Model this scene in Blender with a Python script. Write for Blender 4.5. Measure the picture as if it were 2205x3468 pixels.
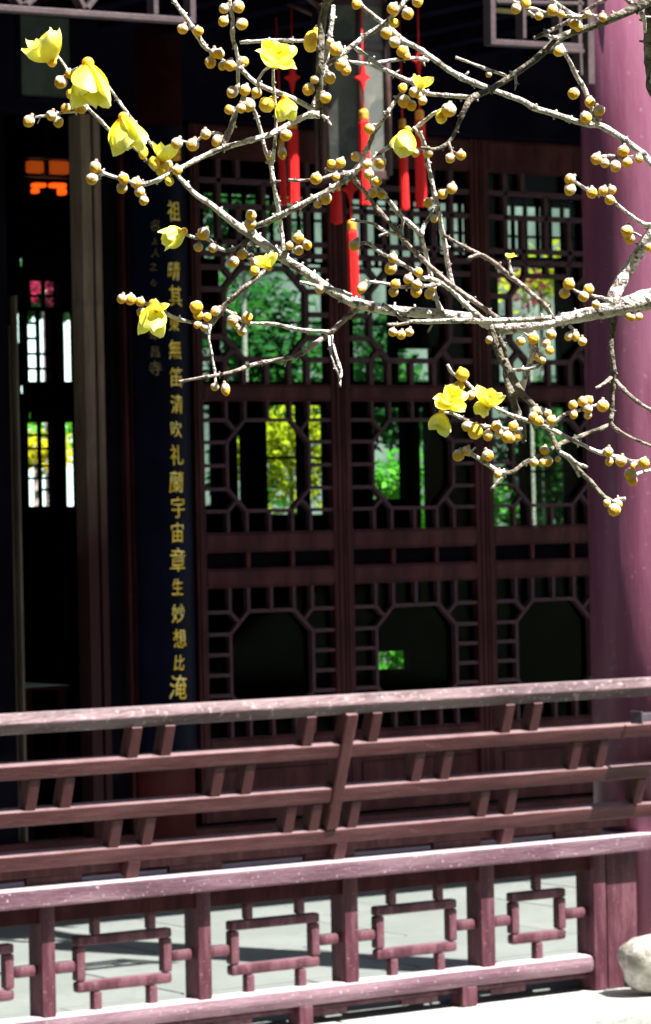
import bpy, bmesh, math, random
from mathutils import Vector, Matrix
random.seed(7)
for o in list(bpy.data.objects): bpy.data.objects.remove(o)
S = bpy.context.scene
COL = S.collection

# ------------------------------------------------------------------ camera
FPX = 11500.0; YAW = math.atan(FPX / 16800.0); ROLL = 0.02; EYE = 1.352
Fv = Vector((math.sin(YAW), math.cos(YAW), 0)); Rv = Vector((math.cos(YAW), -math.sin(YAW), 0)); Uv = Vector((0, 0, 1))
CAM = Vector((0, 0, EYE))
cam = bpy.data.cameras.new('camera'); co = bpy.data.objects.new('camera', cam); COL.objects.link(co)
cr, sr = math.cos(ROLL), math.sin(ROLL)
Rc = Rv * cr - Uv * sr; Uc = Uv * cr + Rv * sr
m3 = Matrix((Rc, Uc, -Fv)).transposed()
co.matrix_world = Matrix.Translation(CAM) @ m3.to_4x4()
cam.sensor_fit = 'HORIZONTAL'; cam.sensor_width = 36; cam.lens = FPX / 2205 * 36
cam.clip_start = 0.1; cam.clip_end = 400
cam.dof.use_dof = True; cam.dof.focus_distance = 2.6; cam.dof.aperture_fstop = 64
S.camera = co
S.render.resolution_x = 651; S.render.resolution_y = 1024

# ------------------------------------------------------------------ light
sdir = Vector((0.42, -0.91, 1.75)).normalized()        # towards the sun
elev = math.asin(sdir.z); az = math.atan2(sdir.x, sdir.y)
w = bpy.data.worlds.new('World'); S.world = w; w.use_nodes = True
nt = w.node_tree; bg = nt.nodes['Background']
sky = nt.nodes.new('ShaderNodeTexSky'); sky.sky_type = 'NISHITA'; sky.sun_disc = False
sky.sun_elevation = elev; sky.sun_rotation = az; sky.altitude = 0; sky.air_density = 1.0; sky.dust_density = 1.5
nt.links.new(sky.outputs[0], bg.inputs[0]); bg.inputs[1].default_value = 0.065
sl = bpy.data.lights.new('sun', 'SUN'); sl.energy = 4.8; sl.angle = math.radians(0.5); sl.color = (1, .96, .9)
so = bpy.data.objects.new('sun', sl); COL.objects.link(so)
so.rotation_euler = (-sdir).to_track_quat('-Z', 'Y').to_euler(); so.location = sdir * 30
S.view_settings.view_transform = 'Standard'; S.view_settings.look = 'None'; S.view_settings.gamma = 1
S.view_settings.use_curve_mapping = False; S.view_settings.exposure = 1.92
S.cycles.max_bounces = 6; S.cycles.transparent_max_bounces = 24

# ------------------------------------------------------------------ pixel -> place
def pdir(px, py):
    u, v = px - 1102.5, py - 1734.0
    uu, vv = u - ROLL * v, v + ROLL * u
    return Fv * FPX + Rv * uu - Uv * vv
def onY(px, py, Y):
    d = pdir(px, py); return CAM + d * (Y / d.y)
def onP(px, py, Y0, Z0, k):                # plane y + k*(z-Z0) = Y0
    d = pdir(px, py); t = (Y0 + k * Z0 - k * EYE) / (d.y + k * d.z); return CAM + d * t
def atD(px, py, D):
    return CAM + pdir(px, py) * (D / FPX)

# ------------------------------------------------------------------ materials
def mat(name, col, rough=.6, var=.25, scale=6., bump=.15, bscale=40., col2=None, spec=.5, coat=0., thr=(.4, .6), stretch=(1, 1, 1), spots=None, trans=0., emit=None, metal=0., sheen=0.):
    m = bpy.data.materials.new(name); m.use_nodes = True; n = m.node_tree.nodes; L = m.node_tree.links
    b = n['Principled BSDF']; b.inputs['Roughness'].default_value = rough
    b.inputs['Specular IOR Level'].default_value = spec; b.inputs['Coat Weight'].default_value = coat
    b.inputs['Coat Roughness'].default_value = .2; b.inputs['Metallic'].default_value = metal
    tc = n.new('ShaderNodeTexCoord'); mp = n.new('ShaderNodeMapping'); mp.inputs['Scale'].default_value = stretch
    L.new(tc.outputs['Object'], mp.inputs[0])
    nz = n.new('ShaderNodeTexNoise'); nz.inputs['Scale'].default_value = scale; nz.inputs['Detail'].default_value = 8; nz.inputs['Roughness'].default_value = .65
    L.new(mp.outputs[0], nz.inputs[0])
    cr_ = n.new('ShaderNodeValToRGB'); c2 = col2 or tuple(min(1, c * (1 + 2 * var)) for c in col)
    lo = tuple(c * (1 - var) for c in col)
    e = cr_.color_ramp.elements; e[0].position = thr[0] - .12; e[0].color = (*lo, 1); e[1].position = thr[1]; e[1].color = (*c2, 1)
    mid = e.new((thr[0] + thr[1]) / 2 - .03); mid.color = (*col, 1)
    L.new(nz.outputs[0], cr_.inputs[0]); out = cr_.outputs[0]
    if spots:
        sc, size, scol, amt = spots
        v = n.new('ShaderNodeTexNoise'); v.inputs['Scale'].default_value = sc; v.inputs['Detail'].default_value = 3
        L.new(tc.outputs['Object'], v.inputs[0])
        r2 = n.new('ShaderNodeValToRGB'); r2.color_ramp.elements[0].position = 1 - size - .04; r2.color_ramp.elements[1].position = 1 - size
        L.new(v.outputs[0], r2.inputs[0]); mx = n.new('ShaderNodeMix'); mx.data_type = 'RGBA'
        mul = n.new('ShaderNodeMath'); mul.operation = 'MULTIPLY'; mul.inputs[1].default_value = amt
        L.new(r2.outputs[0], mul.inputs[0]); L.new(mul.outputs[0], mx.inputs[0]); L.new(out, mx.inputs[6]); mx.inputs[7].default_value = (*scol, 1); out = mx.outputs[2]
    L.new(out, b.inputs['Base Color'])
    if bump:
        n2 = n.new('ShaderNodeTexNoise'); n2.inputs['Scale'].default_value = bscale; n2.inputs['Detail'].default_value = 5
        L.new(mp.outputs[0], n2.inputs[0]); bp = n.new('ShaderNodeBump'); bp.inputs['Strength'].default_value = bump; bp.inputs['Distance'].default_value = .01
        L.new(n2.outputs[0], bp.inputs['Height']); L.new(bp.outputs[0], b.inputs['Normal'])
    if trans:
        tr = n.new('ShaderNodeBsdfTranslucent'); L.new(out, tr.inputs[0]); ms = n.new('ShaderNodeMixShader'); ms.inputs[0].default_value = trans
        L.new(b.outputs[0], ms.inputs[1]); L.new(tr.outputs[0], ms.inputs[2]); L.new(ms.outputs[0], n['Material Output'].inputs[0])
    if emit:
        b.inputs['Emission Color'].default_value = (*emit[0], 1); b.inputs['Emission Strength'].default_value = emit[1]
    return m
M = {}
M['paint'] = mat('faded_maroon_paint', (.066, .019, .029), .5, .5, 9, .22, 70, col2=(.115, .047, .060), stretch=(3, 3, .5), spots=(150, .30, (.36, .26, .28), .45), spec=.25)
M['rail'] = mat('worn_rail_paint', (.058, .026, .029), .42, .5, 6, .4, 70, col2=(.125, .075, .08), stretch=(.5, 3, 3), spots=(60, .35, (.42, .34, .34), .35), spec=.35)
M['beam'] = mat('bleached_beam_paint', (.098, .048, .066), .45, .4, 4, .3, 70, col2=(.165, .10, .122), stretch=(.5, 3, 3), spots=(120, .30, (.6, .5, .52), .5), spec=.35)
M['slat'] = mat('slat_paint', (.064, .018, .020), .5, .5, 7, .2, 60, col2=(.105, .041, .043), stretch=(3, 3, .35), spots=(140, .31, (.28, .2, .19), .35), spec=.25)
M['door'] = mat('dark_door_lacquer', (.036, .0085, .0105), .5, .4, 7, .3, 60, spec=.08, col2=(.058, .016, .018), stretch=(2, 2, .6))
M['lattice'] = mat('lattice_wood', (.050, .022, .030), .5, .25, 14, .15, 80, spec=.12)
M['jamb'] = mat('weathered_jamb', (.165, .115, .088), .7, .4, 5, .3, 50, spec=.12, col2=(.21, .155, .125), stretch=(5, 5, .7), spots=(7, .36, (.14, .09, .09), .7))
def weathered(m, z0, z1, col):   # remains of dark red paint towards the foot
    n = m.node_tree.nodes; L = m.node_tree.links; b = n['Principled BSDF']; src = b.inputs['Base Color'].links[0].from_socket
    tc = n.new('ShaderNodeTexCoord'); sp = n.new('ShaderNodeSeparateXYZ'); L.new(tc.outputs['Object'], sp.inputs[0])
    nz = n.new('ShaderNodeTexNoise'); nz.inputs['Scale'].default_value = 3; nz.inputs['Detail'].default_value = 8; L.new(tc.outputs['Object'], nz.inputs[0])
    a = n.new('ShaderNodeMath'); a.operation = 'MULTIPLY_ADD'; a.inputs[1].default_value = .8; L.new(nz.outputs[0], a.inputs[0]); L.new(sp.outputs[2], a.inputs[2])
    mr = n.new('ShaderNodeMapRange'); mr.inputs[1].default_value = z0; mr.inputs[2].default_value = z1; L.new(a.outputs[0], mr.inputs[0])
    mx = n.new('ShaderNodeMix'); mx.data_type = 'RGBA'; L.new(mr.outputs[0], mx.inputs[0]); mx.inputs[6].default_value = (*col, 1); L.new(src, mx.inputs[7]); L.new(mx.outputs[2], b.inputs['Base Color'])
def sunlit_tops(m, col, lo=.45, hi=.95):   # sunlit brightness painted into the colour of upward faces
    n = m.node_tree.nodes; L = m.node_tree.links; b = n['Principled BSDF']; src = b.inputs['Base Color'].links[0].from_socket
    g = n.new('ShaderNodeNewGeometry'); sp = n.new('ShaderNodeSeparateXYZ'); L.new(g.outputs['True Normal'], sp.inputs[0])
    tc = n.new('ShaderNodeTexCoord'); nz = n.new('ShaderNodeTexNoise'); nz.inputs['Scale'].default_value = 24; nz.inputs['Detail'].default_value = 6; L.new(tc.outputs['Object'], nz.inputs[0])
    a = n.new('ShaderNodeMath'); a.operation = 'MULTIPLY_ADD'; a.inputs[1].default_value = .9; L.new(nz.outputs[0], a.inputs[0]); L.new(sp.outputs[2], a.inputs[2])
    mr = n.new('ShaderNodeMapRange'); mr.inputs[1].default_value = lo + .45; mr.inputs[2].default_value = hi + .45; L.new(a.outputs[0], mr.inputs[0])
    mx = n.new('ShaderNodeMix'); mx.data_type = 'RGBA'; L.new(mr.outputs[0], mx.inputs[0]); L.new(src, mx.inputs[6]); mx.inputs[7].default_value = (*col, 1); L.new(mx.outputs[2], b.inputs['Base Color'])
sunlit_tops(M['beam'], (.42, .36, .39)); sunlit_tops(M['rail'], (.24, .19, .20), .5, 1.35); sunlit_tops(M['slat'], (.17, .11, .115)); sunlit_tops(M['paint'], (.14, .08, .095), .6, 1.1)
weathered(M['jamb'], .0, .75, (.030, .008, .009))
M['column'] = mat('column_lacquer', (.165, .050, .088), .40, .16, 4, .1, 60, col2=(.22, .080, .13), spec=.2, stretch=(2, 2, .25), spots=(60, .29, (.4, .27, .33), .3))
M['hallcol'] = mat('hall_column_paint', (.050, .010, .011), .4, .3, 5, .15, 40, spec=.12)
M['navy'] = mat('navy_lacquer', (.0007, .0014, .0085), .5, .3, 5, .1, 30, spec=.06)
M['gold'] = mat('gold_leaf', (1.0, .64, .035), .5, .35, 30, .3, 200, col2=(1.0, .80, .25), spec=.3)
M['golddim'] = mat('dull_gold', (.17, .11, .05), .6, .4, 60, .2, 200)
M['stone'] = mat('pale_stone', (.34, .345, .32), .8, .2, 7, .45, 60, col2=(.42, .42, .40), spots=(14, .37, (.20, .22, .17), .5), spec=.2)
M['rock'] = mat('white_boulder', (.30, .28, .245), .9, .45, 14, 1., 30, col2=(.55, .54, .51), spots=(22, .40, (.17, .15, .12), .7))
M['slab'] = mat('floor_slab', (.130, .146, .138), .7, .08, 2.2, .2, 70, col2=(.147, .163, .154), spots=(9, .36, (.11, .13, .12), .5), spec=.3)
M['joint'] = mat('floor_bed', (.16, .18, .17), .9, .2, 10)
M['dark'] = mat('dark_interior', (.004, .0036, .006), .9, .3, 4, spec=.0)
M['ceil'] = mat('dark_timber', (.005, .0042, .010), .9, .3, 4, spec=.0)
M['red'] = mat('red_silk', (.85, .002, .003), .6, .25, 25, .4, 160, stretch=(8, 8, .3), col2=(.85, .015, .015))
M['orange'] = mat('orange_cord', (.80, .30, .02), .6, .25, 60, .3, 160)
M['lpane'] = mat('painted_lantern_silk', (.10, .104, .09), .7, .25, 10, .1, 40, col2=(.14, .14, .12), spots=(7, .42, (.05, .06, .055), .8))
M['lframe'] = mat('lantern_wood', (.05, .022, .02), .5, .3, 10)
M['lit'] = mat('lit_lantern_paper', (.2, .07, .02), .6, .2, 9, 0, emit=((1, .14, .012), .075))
M['bulb'] = mat('lamp_tube', (.9, .4, .1), .6, .1, 9, 0, emit=((1, .085, .004), .42))
M['plaque'] = mat('grey_green_board', (.030, .038, .034), .6, .3, 6, .1, 30)
M['bark'] = mat('pale_bark', (.52, .475, .435), .85, .30, 50, .9, 190, col2=(.70, .66, .63), spots=(120, .39, (.13, .09, .07), .85))
M['barkd'] = mat('dark_mossy_bark', (.135, .115, .085), .9, .35, 60, .9, 170, col2=(.27, .24, .19), spots=(70, .4, (.04, .035, .025), .85))
M['barkm'] = mat('brown_bark', (.25, .195, .17), .88, .3, 60, .8, 190, col2=(.42, .35, .32), spots=(90, .40, (.07, .05, .04), .8))
M['white'] = mat('garden_whitewash', (.55, .80, .74), .85, .08, 1.5, .1, 20)
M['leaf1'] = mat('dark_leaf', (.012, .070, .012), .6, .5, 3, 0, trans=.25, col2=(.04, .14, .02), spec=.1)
M['leaf2'] = mat('yellow_leaf', (.42, .38, .004), .6, .35, 3, 0, trans=.3, col2=(.55, .52, .02), spec=.1)
M['leaf3'] = mat('lime_leaf', (.07, .30, .015), .6, .5, 3, 0, trans=.3, col2=(.18, .44, .04), spec=.1)
M['leaf4'] = mat('crimson_blossom', (.13, .002, .02), .6, .4, 3, 0, trans=.2, spec=.1)
M['water'] = mat('pond_water', (.006, .035, .022), .08, .2, 2, .25, 6)
M['bank'] = mat('bank_earth', (.09, .10, .05), .9, .4, 3, .6, 20)
M['tile'] = mat('roof_tile', (.08, .085, .09), .8, .3, 4)
M['yellow'] = mat('yellow_paper', (.42, .33, .12), .7, .2, 8)
M['iron'] = mat('dark_iron', (.06, .045, .06), .5, .3, 20)

def glass():
    m = bpy.data.materials.new('window_glass'); m.use_nodes = True; n = m.node_tree.nodes; L = m.node_tree.links
    n.remove(n['Principled BSDF']); t = n.new('ShaderNodeBsdfTransparent'); t.inputs[0].default_value = (.72, .88, .80, 1)
    g = n.new('ShaderNodeBsdfGlossy'); g.inputs['Roughness'].default_value = .04
    f = n.new('ShaderNodeFresnel'); f.inputs[0].default_value = 1.09
    tc = n.new('ShaderNodeTexCoord'); nz = n.new('ShaderNodeTexNoise'); nz.inputs['Scale'].default_value = 6; L.new(tc.outputs['Object'], nz.inputs[0])
    bp = n.new('ShaderNodeBump'); bp.inputs['Strength'].default_value = .12; L.new(nz.outputs[0], bp.inputs['Height']); L.new(bp.outputs[0], g.inputs['Normal'])
    x = n.new('ShaderNodeMixShader'); L.new(f.outputs[0], x.inputs[0]); L.new(t.outputs[0], x.inputs[1]); L.new(g.outputs[0], x.inputs[2]); L.new(x.outputs[0], n['Material Output'].inputs[0])
    return m
M['glass'] = glass()

def budmat():
    m = bpy.data.materials.new('bud_scales'); m.use_nodes = True; n = m.node_tree.nodes; L = m.node_tree.links; b = n['Principled BSDF']
    b.inputs['Roughness'].default_value = .45
    tc = n.new('ShaderNodeTexCoord'); sp = n.new('ShaderNodeSeparateXYZ'); L.new(tc.outputs['Object'], sp.inputs[0])
    nz = n.new('ShaderNodeTexNoise'); nz.inputs['Scale'].default_value = 2.6; nz.inputs['Detail'].default_value = 4
    oi = n.new('ShaderNodeObjectInfo'); ad = n.new('ShaderNodeVectorMath'); ad.operation = 'ADD'; L.new(tc.outputs['Object'], ad.inputs[0]); L.new(oi.outputs['Random'], ad.inputs[1]); L.new(ad.outputs[0], nz.inputs[0])
    a = n.new('ShaderNodeMath'); a.operation = 'MULTIPLY_ADD'; a.inputs[1].default_value = 1.5; L.new(nz.outputs[0], a.inputs[0]); L.new(sp.outputs[2], a.inputs[2])
    a3 = n.new('ShaderNodeMath'); a3.operation = 'MULTIPLY_ADD'; a3.inputs[1].default_value = .5; L.new(oi.outputs['Random'], a3.inputs[0]); L.new(a.outputs[0], a3.inputs[2])
    r = n.new('ShaderNodeValToRGB'); e = r.color_ramp.elements
    mr = n.new('ShaderNodeMapRange'); mr.inputs[1].default_value = 0; mr.inputs[2].default_value = 2.2; L.new(a3.outputs[0], mr.inputs[0]); L.new(mr.outputs[0], r.inputs[0])
    e[0].position = .10; e[0].color = (.50, .38, .28, 1); e[1].position = .98; e[1].color = (.90, .48, .01, 1)
    for p, c in ((.22, (.80, .70, .58, 1)), (.46, (.88, .80, .68, 1)), (.56, (.90, .66, .30, 1)), (.61, (.96, .54, .015, 1)), (.86, (.98, .58, .006, 1))):
        k = e.new(p); k.color = c
    v = n.new('ShaderNodeTexNoise'); v.inputs['Scale'].default_value = 7; L.new(ad.outputs[0], v.inputs[0]); r2 = n.new('ShaderNodeValToRGB'); r2.color_ramp.elements[0].position = .62; r2.color_ramp.elements[1].position = .68
    L.new(v.outputs[0], r2.inputs[0]); mx = n.new('ShaderNodeMix'); mx.data_type = 'RGBA'; q = n.new('ShaderNodeMath'); q.operation = 'MULTIPLY'; q.inputs[1].default_value = .6
    L.new(r2.outputs[0], q.inputs[0]); L.new(q.outputs[0], mx.inputs[0]); L.new(r.outputs[0], mx.inputs[6]); mx.inputs[7].default_value = (.30, .14, .03, 1)
    L.new(mx.outputs[2], b.inputs['Base Color'])
    bp = n.new('ShaderNodeBump'); bp.inputs['Strength'].default_value = .5; bp.inputs['Distance'].default_value = .3; L.new(v.outputs[0], bp.inputs['Height']); L.new(bp.outputs[0], b.inputs['Normal'])
    tr = n.new('ShaderNodeBsdfTranslucent'); L.new(mx.outputs[2], tr.inputs[0]); ms = n.new('ShaderNodeMixShader'); ms.inputs[0].default_value = .20
    L.new(b.outputs[0], ms.inputs[1]); L.new(tr.outputs[0], ms.inputs[2]); L.new(ms.outputs[0], n['Material Output'].inputs[0])
    return m
M['bud'] = budmat()
M['petal'] = mat('yellow_petal', (.99, .96, .07), .55, .05, 40, .1, 80, col2=(.98, .96, .26), trans=.30)
def petal_tip(m):
    n = m.node_tree.nodes; L = m.node_tree.links; b = n['Principled BSDF']; src = b.inputs['Base Color'].links[0].from_socket
    tc = n.new('ShaderNodeTexCoord'); sp = n.new('ShaderNodeSeparateXYZ'); L.new(tc.outputs['Object'], sp.inputs[0])
    r = n.new('ShaderNodeValToRGB'); e = r.color_ramp.elements; e[0].position = .0; e[0].color = (.90, .55, .01, 1); e[1].position = .95; e[1].color = (.98, .97, .50, 1)
    k = e.new(.35); k.color = (.97, .90, .05, 1); k = e.new(.7); k.color = (.98, .95, .16, 1); L.new(sp.outputs[2], r.inputs[0])
    mx = n.new('ShaderNodeMix'); mx.data_type = 'RGBA'; mx.inputs[0].default_value = .8; L.new(src, mx.inputs[6]); L.new(r.outputs[0], mx.inputs[7])
    for l in list(src.links): 
        if l.to_node != mx: L.new(mx.outputs[2], l.to_socket)
petal_tip(M['petal'])
M['petald'] = mat('inner_petal', (.80, .52, .05), .4, .2, 40, .1, 80, trans=.4)

# ------------------------------------------------------------------ object helpers
def link(name, me, m, parent=None, smooth=False):
    o = bpy.data.objects.new(name, me); COL.objects.link(o)
    if m is not None and len(me.materials) == 0: me.materials.append(m)
    if parent is not None: o.parent = parent
    if smooth: me.polygons.foreach_set('use_smooth', [True] * len(me.polygons))
    return o
def thing(name, label, cat, group=None, loc=(0, 0, 0)):
    o = bpy.data.objects.new(name, None); COL.objects.link(o); o.location = loc; o.empty_display_size = .1
    o['label'] = label; o['category'] = cat
    if group: o['group'] = group
    return o
def tag(o, label=None, cat=None, group=None, kind=None):
    if label: o['label'] = label
    if cat: o['category'] = cat
    if group: o['group'] = group
    if kind: o['kind'] = kind
    return o
def boxmesh(name, x0, x1, y0, y1, z0, z1, bev=.002):
    bm = bmesh.new(); bmesh.ops.create_cube(bm, size=1)
    for v in bm.verts: v.co = Vector(((x0 + x1) / 2 + v.co.x * (x1 - x0), (y0 + y1) / 2 + v.co.y * (y1 - y0), (z0 + z1) / 2 + v.co.z * (z1 - z0)))
    if bev: bmesh.ops.bevel(bm, geom=list(bm.edges), offset=bev, segments=2, affect='EDGES', profile=.6)
    me = bpy.data.meshes.new(name); bm.to_mesh(me); bm.free(); return me
def box(name, x0, x1, y0, y1, z0, z1, m, parent=None, bev=.002):
    cx, cy, cz = (x0 + x1) / 2, (y0 + y1) / 2, (z0 + z1) / 2
    me = boxmesh(name, x0 - cx, x1 - cx, y0 - cy, y1 - cy, z0 - cz, z1 - cz, bev)
    o = link(name, me, m, parent); o.location = Vector((cx, cy, cz)) - (parent.location if parent else Vector())
    return o
def bar(name, p, q, wd, dp, m, parent=None, nrm=Vector((0, 1, 0)), bev=.0015, ext=0., loc0=Vector()):
    """square bar from p to q; wd = width across, dp = depth along nrm; front face lies on p,q"""
    p = Vector(p); q = Vector(q); d = (q - p); L = d.length; d.normalize()
    s = nrm.cross(d).normalized(); n_ = d.cross(s).normalized()
    if n_.dot(nrm) < 0: n_ = -n_
    me = boxmesh(name, -wd / 2, wd / 2, 0, dp, -ext, L + ext, bev)
    M4 = Matrix((s, n_, d)).transposed().to_4x4(); M4.translation = p - loc0
    o = link(name, me, m, parent); o.matrix_local = M4
    return o
def rod(name, p, q, r, m, parent=None, seg=14, r2=None, sq=1.0, loc0=Vector()):
    p = Vector(p); q = Vector(q); bm = bmesh.new(); d = q - p
    bmesh.ops.create_cone(bm, cap_ends=True, segments=seg, radius1=r, radius2=r if r2 is None else r2, depth=d.length)
    me = bpy.data.meshes.new(name); bm.to_mesh(me); bm.free()
    o = link(name, me, m, parent, True)
    M4 = d.to_track_quat('Z', 'Y').to_matrix().to_4x4(); M4.translation = (p + q) / 2 - loc0; o.matrix_local = M4
    return o
def lathe(name, prof, m, parent=None, seg=32, loc=(0, 0, 0), smooth=True):
    bm = bmesh.new(); rings = []
    for r, z in prof: rings.append([bm.verts.new((r * math.cos(2 * math.pi * i / seg), r * math.sin(2 * math.pi * i / seg), z)) for i in range(seg)])
    for a, b in zip(rings, rings[1:]):
        for i in range(seg): bm.faces.new((a[i], a[(i + 1) % seg], b[(i + 1) % seg], b[i]))
    bm.faces.new(rings[-1]); bm.faces.new(list(reversed(rings[0])))
    me = bpy.data.meshes.new(name); bm.to_mesh(me); bm.free(); o = link(name, me, m, parent, smooth); o.location = loc; return o

YR, YD, YB = 7.41, 10.0, 15.0

# ================================================================== SETTING
def plane(name, x0, x1, y0, y1, z, m, kind='structure'):
    me = bpy.data.meshes.new(name); me.from_pydata([(x0, y0, z), (x1, y0, z), (x1, y1, z), (x0, y1, z)], [], [(0, 1, 2, 3)])
    o = link(name, me, m); o['kind'] = kind; return o
plane('ground', -150, 200, -150, 250, -.75, M['bank'])
plane('water', -25, 40, 3.2, 7.3, -.42, M['water'])
bank = box('bank', -25, 40, -40, 3.2, -.745, -.25, M['bank'], None, .05); bank['kind'] = 'structure'
base = box('terrace_base', -1.6, 24, 7.08, 20.2, -.74, -.085, M['stone'], None, .01); base['kind'] = 'structure'
# plinth slabs at the railing foot
plinth = bpy.data.objects.new('plinth', None); COL.objects.link(plinth); plinth['kind'] = 'structure'
x = -3.9
while x < 12:
    box('slab', x, x + 1.492, 7.02, 7.52, -.08, 0, M['stone'], plinth, .008); x += 1.5
floor = box('floor', -1.6, 24, 7.53, 10.05, -.08, -.012, M['joint'], None, 0); hf = box('hall_floor', -1.6, 24, 10.052, 20.0, -.08, -.004, M['dark'], None, 0); hf['kind'] = 'structure'; floor['kind'] = 'structure'
k = 0
for iy in range(4):
    y0 = 7.535 + iy * .628
    for ix in range(14):
        x0 = 2.2 + ix * .82 + (iy % 2) * .41
        if x0 > 12.5: continue
        k += 1
        box('floor_slab', x0, x0 + .813, y0, y0 + .613, -.011, random.uniform(-.001, .001), M['slab'], floor, .003)

# ================================================================== RAILING (leaning-back bench rail over openwork)
RL = thing('bench_railing', 'faded maroon bench railing with leaning slatted back above openwork panels on the stone plinth', 'railing', loc=(5, YR, 0))
L0 = RL.location.copy()
def rbox(n, x0, x1, y0, y1, z0, z1, m, bev=.003): return box(n, x0, x1, y0, y1, z0, z1, m, RL, bev)
def X(px, py, Y=YR): return onY(px, py, Y).x
def Z(px, py, Y=YR): return onY(px, py, Y).z
xl, xr = 2.9, X(2200, 2900)
# seat beam (front proud of the posts)
YBm = YR - .052
zb1 = (onY(560, 2976, YBm).z + onY(1600, 2874, YBm).z) / 2; zb0 = (onY(560, 3040, YBm).z + onY(1600, 2931, YBm).z) / 2
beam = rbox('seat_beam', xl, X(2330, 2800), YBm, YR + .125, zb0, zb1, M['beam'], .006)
zt0 = (Z(240, 3124) + Z(715, 3079) + Z(1500, 2990)) / 3
rbox('openwork_head', xl, X(2020, 2950), YR + .012, YR + .06, zt0, zb0 - .002, M['door'])  # darker lacquer stands in for the shade under the beam
# posts
POSTZ = (Z(723, 3386) + Z(1588, 3276) + Z(1900, 3240)) / 3 - .014
PX = [(144, 190), (675, 719), (1173, 1218), (1635, 1681)]
posts = []
for a, b in [(-440, -391)] + PX:
    x0, x1 = X(a, 3300 if a > 0 else 3360), X(b, 3300 if a > 0 else 3360)
    if a < 0:
        x0 = posts_x0 = X(144, 3300) - (X(675, 3300) - X(144, 3300)); x1 = x0 + .042
    posts.append((x0, x1)); rbox('post', x0, x1, YR, YR + .070, POSTZ, zb0 - .001, M['paint'], .004)
ex0, ex1 = X(2012, 3300), X(2054, 3300)
rbox('end_post', ex0, ex1, YR - .006, YR + .075, .001, zb0 - .001, M['paint'], .004)
rbox('side_board', ex1 + .006, X(2160, 3300), YR - .002, YR + .05, .001, zb0 - .001, M['paint'], .003)
posts.append((ex0, ex1))
# lattice frames
zf1 = (Z(789, 3122, YR + .018) + Z(1258, 3072, YR + .018)) / 2; zf0 = (Z(792, 3312, YR + .018) + Z(1260, 3250, YR + .018)) / 2
zf1s, zf0s = (Z(1736, 3018, YR + .018), Z(1740, 3195, YR + .018))
# lower rail
zr1 = (Z(723, 3386) + Z(1588, 3276) + Z(1900, 3240)) / 3; zr0 = zr1 - .052
for i in range(5):
    xa, xb = posts[i][1], posts[i + 1][0]; wdt = xb - xa; last = (i == 4)
    yf = YR + .019; bw = .0255; gap = .073 if not last else .085
    fa, fb = xa + gap, xb - gap + (.0 if last else .005)
    if last: fa, fb = X(1736, 3100, yf), X(1918, 3080, yf)
    fr = bpy.data.objects.new('lattice_frame', None); COL.objects.link(fr); fr.parent = RL; fr.location = Vector(((fa + fb) / 2, yf, (zf0 + zf1) / 2)) - L0
    def fb_(n, x0, x1, z0, z1, y0=yf, y1=yf + .030, bev=.006):
        o = box(n, x0, x1, y0, y1, z0, z1, M['paint'], None, bev); wl = o.location.copy(); o.parent = fr; o.location = wl - L0 - fr.location; return o
    fb_('bar', fa, fb, zf1 - bw, zf1); fb_('bar', fa, fb, zf0, zf0 + bw * 1.15, bev=.010)
    fb_('bar', fa, fa + bw, zf0 + bw * 1.15 + .0005, zf1 - bw - .0005); fb_('bar', fb - bw, fb, zf0 + bw * 1.15 + .0005, zf1 - bw - .0005)
    xs = [fa + (fb - fa) * .5] if last else [fa + (fb - fa) * .215, fa + (fb - fa) * .80]
    for xx in xs:
        fb_('bar', xx - .011, xx + .011, zf1 + .0005, zt0 + .001, yf + .002, yf + .028)
        fb_('bar', xx - .0125, xx + .0125, zr1 - .008, zf0 - .0005, yf + .002, yf + .028)
    zm = (zf0 + zf1) / 2 - .002
    for (a, b) in ((xa + .001, fa - .0005), (fb + .0005, xb - .001)):
        fb_('bar', a, b, zm - .016, zm + .014, yf + .001, yf + .03, .012)
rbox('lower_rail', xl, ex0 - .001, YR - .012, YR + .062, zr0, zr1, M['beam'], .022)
# skirting strip with cut notches, and short feet
zs1 = zr0 - .003
def apron(name, x0, x1, y0, zt, zb, notch, par_m, yd=.018):
    n = 0; x = x0
    rbox(name, x0, x1, y0, y0 + yd, zb + notch, zt, par_m, .002)
    while x < x1 - .2:
        rbox(name + '_foot', x, min(x + .12, x1), y0, y0 + yd, zb, zb + notch - .0005, par_m, .001); x += .30
apron('skirting', xl, ex0 - .005, YR + .016, zs1, .022, .016, M['paint'])
for a, b in ((-60, -10), (470, 515), (1010, 1056), (1563, 1613)):
    xx0, xx1 = X(a, 3430), X(b, 3430); rbox('foot', xx0, xx1, YR - .008, YR + .05, .001, zr0 + .004, M['paint'], .004)
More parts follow.
